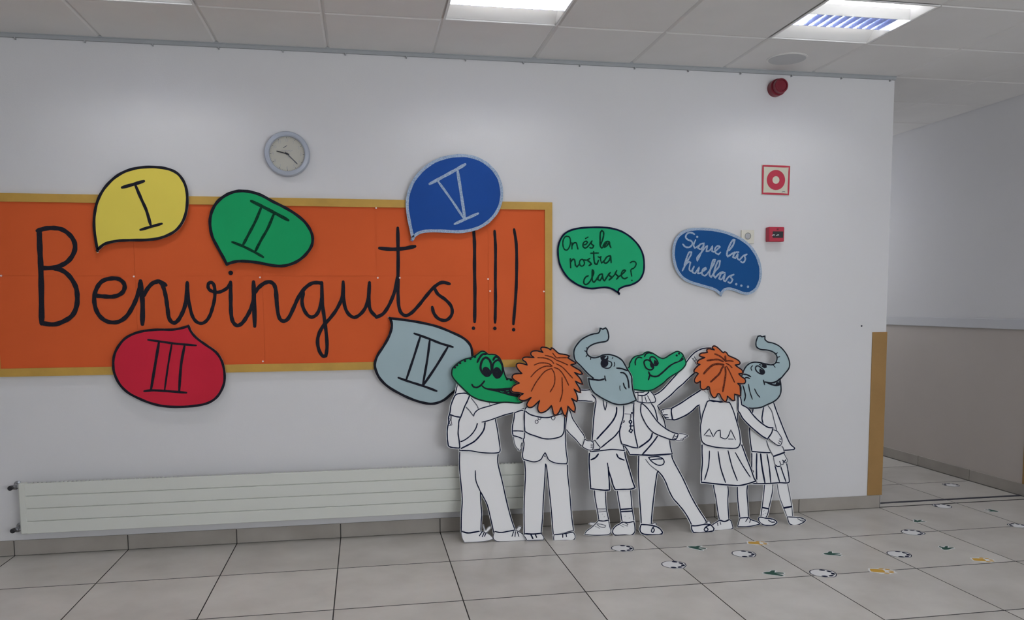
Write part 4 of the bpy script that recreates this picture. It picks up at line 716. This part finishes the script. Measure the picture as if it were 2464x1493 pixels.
# second elephant
pl, t = figure('rightmost white cardboard pupil in a pleated skirt with a grey elephant head and raised trunk', (1848, 1264.5), (1908, 1265), top=(1.12, -.048), yaw=.25)
bits(pl, t, [
 ('leg', IC, 0, [(425,660),(567,670),(560,800),(530,950),(500,1080),(475,1202),(440,1262),(360,1242),(385,1060),(410,850)], dict(w=2.6, rim=1.6, strokes=[('s', [(388,1082),(492,1103)], 5), ('s', [(400,1150),(425,1130)], 1, 'thin'), ('s', [(430,1190),(450,1175)], 1, 'thin'), ('s', [(390,1210),(410,1195)], 1, 'thin')])),
 ('leg', IC, 0, [(635,660),(815,660),(840,800),(870,950),(890,1070),(905,1242),(810,1242),(780,1160),(740,1060),(680,900)], dict(w=2.2, rim=1.6, ink=TN, strokes=[('s', [(755,1090),(882,1065)], 5, 'inkblue')])),
 ('shoe', IC, 1, [(322,1260),(360,1247),(440,1265),(550,1277),(620,1310),(637,1340),(580,1380),(480,1388),(400,1375),(332,1320)], dict(w=3, rim=.6, strokes=[('s', [(490,1297),(540,1330),(600,1330)], 2.6), ('s', [(530,1300),(550,1290)], 1.6)])),
 ('shoe', IC, 1, [(812,1242),(920,1247),(1060,1262),(1125,1297),(1110,1320),(1030,1365),(930,1388),(850,1360),(830,1310)], dict(w=2.6, rim=.8, strokes=[('s', [(990,1272),(1060,1310),(1112,1310)], 2.4, 'thin'), ('s', [(1060,1275),(1070,1300)], 1.6, 'thin')])),
 ('skirt', IC, 1.2, [(205,130),(540,135),(760,150),(800,320),(830,480),(850,640),(820,660),(680,657),(540,667),(420,672),(200,672),(230,460),(205,430),(205,280)], dict(w=3.2, strokes=[('s', [(290,150),(285,400),(290,650)], 3.8), ('s', [(355,150),(380,380),(430,660)], 4.4), ('s', [(465,165),(505,400),(530,660)], 3.4), ('s', [(600,360),(640,500),(680,640)], 3.4), ('s', [(700,380),(740,500),(790,640)], 3.2)])),
 ('jacket', IBc, 1.6, [(500,200),(700,150),(945,180),(1000,340),(1100,600),(1200,850),(1320,1110),(1422,1202),(1402,1237),(1180,1252),(1160,1232),(900,1302),(700,1302),(458,1277),(430,1100),(410,900),(407,750),(470,420)],
   dict(w=3.4, skip=(0, 10, 16), strokes=[('s', [(720,290),(700,420),(685,540),(710,660)], 3.4), ('s', [(820,250),(900,370),(950,560),(1020,820)], 2.8, 'thin')])),
 ('arm', IBc, 1.9, [(787,1042),(1130,1162),(1190,1302),(1060,1352),(945,1392),(900,1320),(830,1180)], dict(w=2.6, rim=.2, skip=(0,), ink=TN, strokes=[('s', [(945,1388),(1060,1350),(1190,1302)], 3.6, 'inkblue')])),
 ('hand', IC, 1.9, [(577,205),(750,142),(790,220),(820,270),(800,315),(770,312),(742,302),(745,340),(700,352),(690,377),(640,377),(602,342),(582,260)], dict(w=2, rim=.8, ink=TN, strokes=[('s', [(680,290),(702,342)], 2.4, 'inkblue'), ('s', [(732,270),(760,300),(790,262)], 2.4, 'inkblue'), ('s', [(610,355),(640,376),(690,376)], 2.6, 'inkblue')])),
 ('elephant_head', IA, 7, [(475,75),(520,65),(545,82),(600,70),(600,130),(650,175),(740,195),(850,245),(940,330),(1010,440),(1045,560),(1030,650),(970,730),(900,815),(875,850),(885,930),(890,1050),(870,1130),(820,1200),(740,1257),(640,1302),(540,1347),(430,1365),(300,1360),(200,1325),(155,1280),(165,1150),(170,1000),(150,900),(180,800),(220,690),(260,620),(320,567),(400,540),(500,545),(600,567),(700,587),(760,577),(800,540),(820,460),(800,400),(740,350),(640,320),(530,310),(460,275),(440,230),(445,160)],
   dict(fill=M['grey'], ink=K, w=3, rim=.5, strokes=[('s', [(572,860),(585,905),(595,945)], 3), ('s', [(600,895),(700,910),(800,890),(900,815)], 4), ('s', [(650,912),(740,945),(820,955),(885,930)], 4), ('f', [(770,925),(870,870),(880,925),(820,945)]), ('s', [(790,918),(850,895)], 3, 'grey'), ('s', [(800,390),(825,370)], 2.6), ('s', [(815,455),(865,440)], 2.6), ('s', [(800,545),(860,550)], 2.6), ('s', [(750,590),(785,630)], 2.6), ('s', [(215,755),(280,765),(345,800)], 3.6), ('s', [(230,835),(270,815),(325,830)], 3.2), ('s', [(205,960),(235,1060),(250,1150),(230,1235)], 3.2), ('s', [(305,935),(330,1070),(375,1205)], 2.6), ('s', [(415,1020),(460,1110),(510,1170)], 2.6), ('s', [(380,600),(350,640),(365,690)], 2.2)],
     kids=[('eye', IA, [('c', [(430,640),(470,605),(530,640),(590,700),(580,745),(530,750),(460,710)], 3), ('f', [(510,650),(590,700),(580,750),(530,750),(500,700)])], K), ('eye', IA, [('f', [(490,580),(560,557),(630,590),(635,635),(590,648),(550,622)]), ('s', [(530,585),(545,595)], 2.6, 'grey')], K)]))])

# ------------------------------------------------------------------ paper prints on the floor
FP = FLOORP.off(.0012)
def local(c, d):      # local frame on the floor: x along the print, y to its left
    dx = Vector(d).normalized(); dy = Vector((-dx.y, dx.x)); return lambda pts: [(c[0]+dx.x*x+dy.x*y, c[1]+dx.y*x+dy.y*y) for x, y in pts]
def ell(cx, cy, rx, ry, n=20, a=0): return [(cx+rx*math.cos(2*math.pi*i/n)*math.cos(a)-ry*math.sin(2*math.pi*i/n)*math.sin(a), cy+rx*math.cos(2*math.pi*i/n)*math.sin(a)+ry*math.sin(2*math.pi*i/n)*math.cos(a)) for i in range(n)]
def elephant_print(l, r, label, turn=0):
    a = Vector(FP.at(*l)); b = Vector(FP.at(*r)); c = (a+b)/2; d = b-a; L = d.length; ang = math.atan2(d.y, d.x)+math.radians(turn)
    f = local(c, (math.cos(ang), math.sin(ang))); t = empty('elephant_print', (c.x, c.y, 0), label=label, cat='floor sticker', group='round white paper elephant prints on the floor')
    R = L/2; out = [(R*x, R*y) for x, y in ((-1, 0), (-.9, .42), (-.62, .76), (-.2, .93), (.25, .95), (.62, .85), (.86, .6), (.95, .3), (1.0, 0), (.95, -.3), (.86, -.6), (.62, -.85), (.25, -.95), (-.2, -.93), (-.62, -.76), (-.9, -.42))]
    mb = MB(); sm = smooth(f(out), True, 3); slab(mb, FP, sm, .001, M['paper']); ribbon(mb, FP, offset(sm, -.0030), .0048, .0003, IB_, True); mb.build('card', t)
    for k in range(5):
        q = math.radians(-88+44*k); mb = MB(); mb.raw = True
        tri(mb, FP, f(ell(R*.72*math.cos(q), R*.72*math.sin(q), R*.15, R*.235, 16, q)), .0005, IB_); mb.build('toe', t)
    return t
near = [((1470,1319.5),(1526,1321),'leftmost white elephant print, just in front of the pupil in shorts',0), ((1591,1357.5),(1652,1362),'white elephant print lying across a tile joint, second from the left',0),
        ((1760,1332),(1820,1335.5),'white elephant print right of the green print nearest the pupils, below the small orange print',0), ((1947,1378),(2014,1382.5),'white elephant print nearest the camera, beside a tile corner',0),
        ((2133,1332.5),(2194,1336.5),'white elephant print between two green prints, right of the middle of the trail',0), ((2167,1280),(2225,1284),'white elephant print on a tile joint beside a green print, before the wall corner',40),
        ((2243,1216),(2292,1221),'white elephant print just in front of the dark threshold strip',125), ((2268,1165.5),(2310,1170.5),'white elephant print inside the passage beyond the threshold strip',125), ((2424,1263.5),(2472,1268),'white elephant print cut by the right edge of the picture',125)]
for l, r, lab, tn in near: elephant_print(l, r, lab, tn)
def crocprint(l, r, label, turn=0, s=1.0):
    a = Vector(FP.at(*l)); b = Vector(FP.at(*r)); c = (a+b)/2; d = b-a; L = d.length; ang = math.atan2(d.y, d.x)+math.radians(turn); f = local(c, (math.cos(ang), math.sin(ang))); R = L/2
    t = empty('crocodile_print', (c.x, c.y, 0), label=label, cat='floor sticker', group='green paper crocodile prints on the floor')
    o = [(-1, 0), (-.7, .35), (-.3, .5), (.0, .95), (.35, .98), (.2, .55), (.15, .28), (.6, .36), (.98, .28), (1, .05), (.6, -.05), (.2, -.1), (.7, -.42), (.85, -.7), (.6, -.85), (.2, -.62), (-.2, -.52), (-.7, -.32)]
    sm = smooth(f([(R*x, R*y*.9) for x, y in o]), True, 3); mb = MB(); slab(mb, FP, offset(sm, .006), .001, M['paper']); mb.build('card', t)
    mb = MB(); mb.raw = True; tri(mb, FP, sm, .0005, M['pgreen']); mb.build('green_foot', t)
for l, r, lab, tn in [((1655,1316.5),(1698,1322),'green three-toed print nearest to the cardboard pupils',0), ((1836,1380),(1887,1381.5),'green three-toed print nearest the camera',0), ((1981,1334),(2023,1333.5),'green three-toed print in the middle of a tile, at the centre of the trail',0),
        ((2257,1319),(2297,1321),'green three-toed print above the orange print at the right',60), ((2193,1253),(2227,1257),'green three-toed print on a tile joint below the wall corner guard',60), ((2371,1227.5),(2404,1232),'green three-toed print near the right edge, pointing back to the threshold',170)]: crocprint(l, r, lab, tn)
def pawprint(l, r, label, turn=0):
    a = Vector(FP.at(*l)); b = Vector(FP.at(*r)); c = (a+b)/2; d = b-a; L = d.length; ang = math.atan2(d.y, d.x)+math.radians(turn); f = local(c, (math.cos(ang), math.sin(ang))); R = L/2
    t = empty('paw_print', (c.x, c.y, 0), label=label, cat='floor sticker', group='orange paper paw prints on the floor')
    o = [(-1, .25), (-.95, .62), (-.4, .7), (-.1, .95), (.2, .8), (.5, .95), (.65, .6), (.98, .45), (.85, .1), (1, -.3), (.65, -.45), (.45, -.8), (.1, -.7), (-.2, -.85), (-.6, -.6), (-.98, -.5)]
    sm = smooth(f([(R*x, R*y*.8) for x, y in o]), True, 3); mb = MB(); slab(mb, FP, sm, .001, M['paper']); mb.build('card', t)
    mb = MB(); mb.raw = True; tri(mb, FP, smooth(f([(R*x, R*y*.8) for x, y in [(-.88, 0), (-.85, .42), (-.4, .5), (.05, .45), (.15, 0), (.05, -.45), (-.4, -.5), (-.85, -.38)]]), True, 3), .0005, M['porange']); mb.build('pad', t)
    for q in ((-.0, .68), (.42, .62), (.62, .12), (.58, -.3), (.2, -.58)):
        mb = MB(); mb.raw = True; tri(mb, FP, f(ell(R*q[0], R*q[1]*.8, R*.2, R*.12, 12)), .0005, M['porange']); mb.build('toe', t)
for l, r, lab in [((1797,1306.5),(1852,1309.5),'small orange print beside a joint crossing, nearest the pupils'), ((2090,1373),(2158,1377.5),'orange print across a tile joint, nearest the camera'), ((2337,1347),(2397,1350),'orange print at the right of the picture')]: pawprint(l, r, lab)
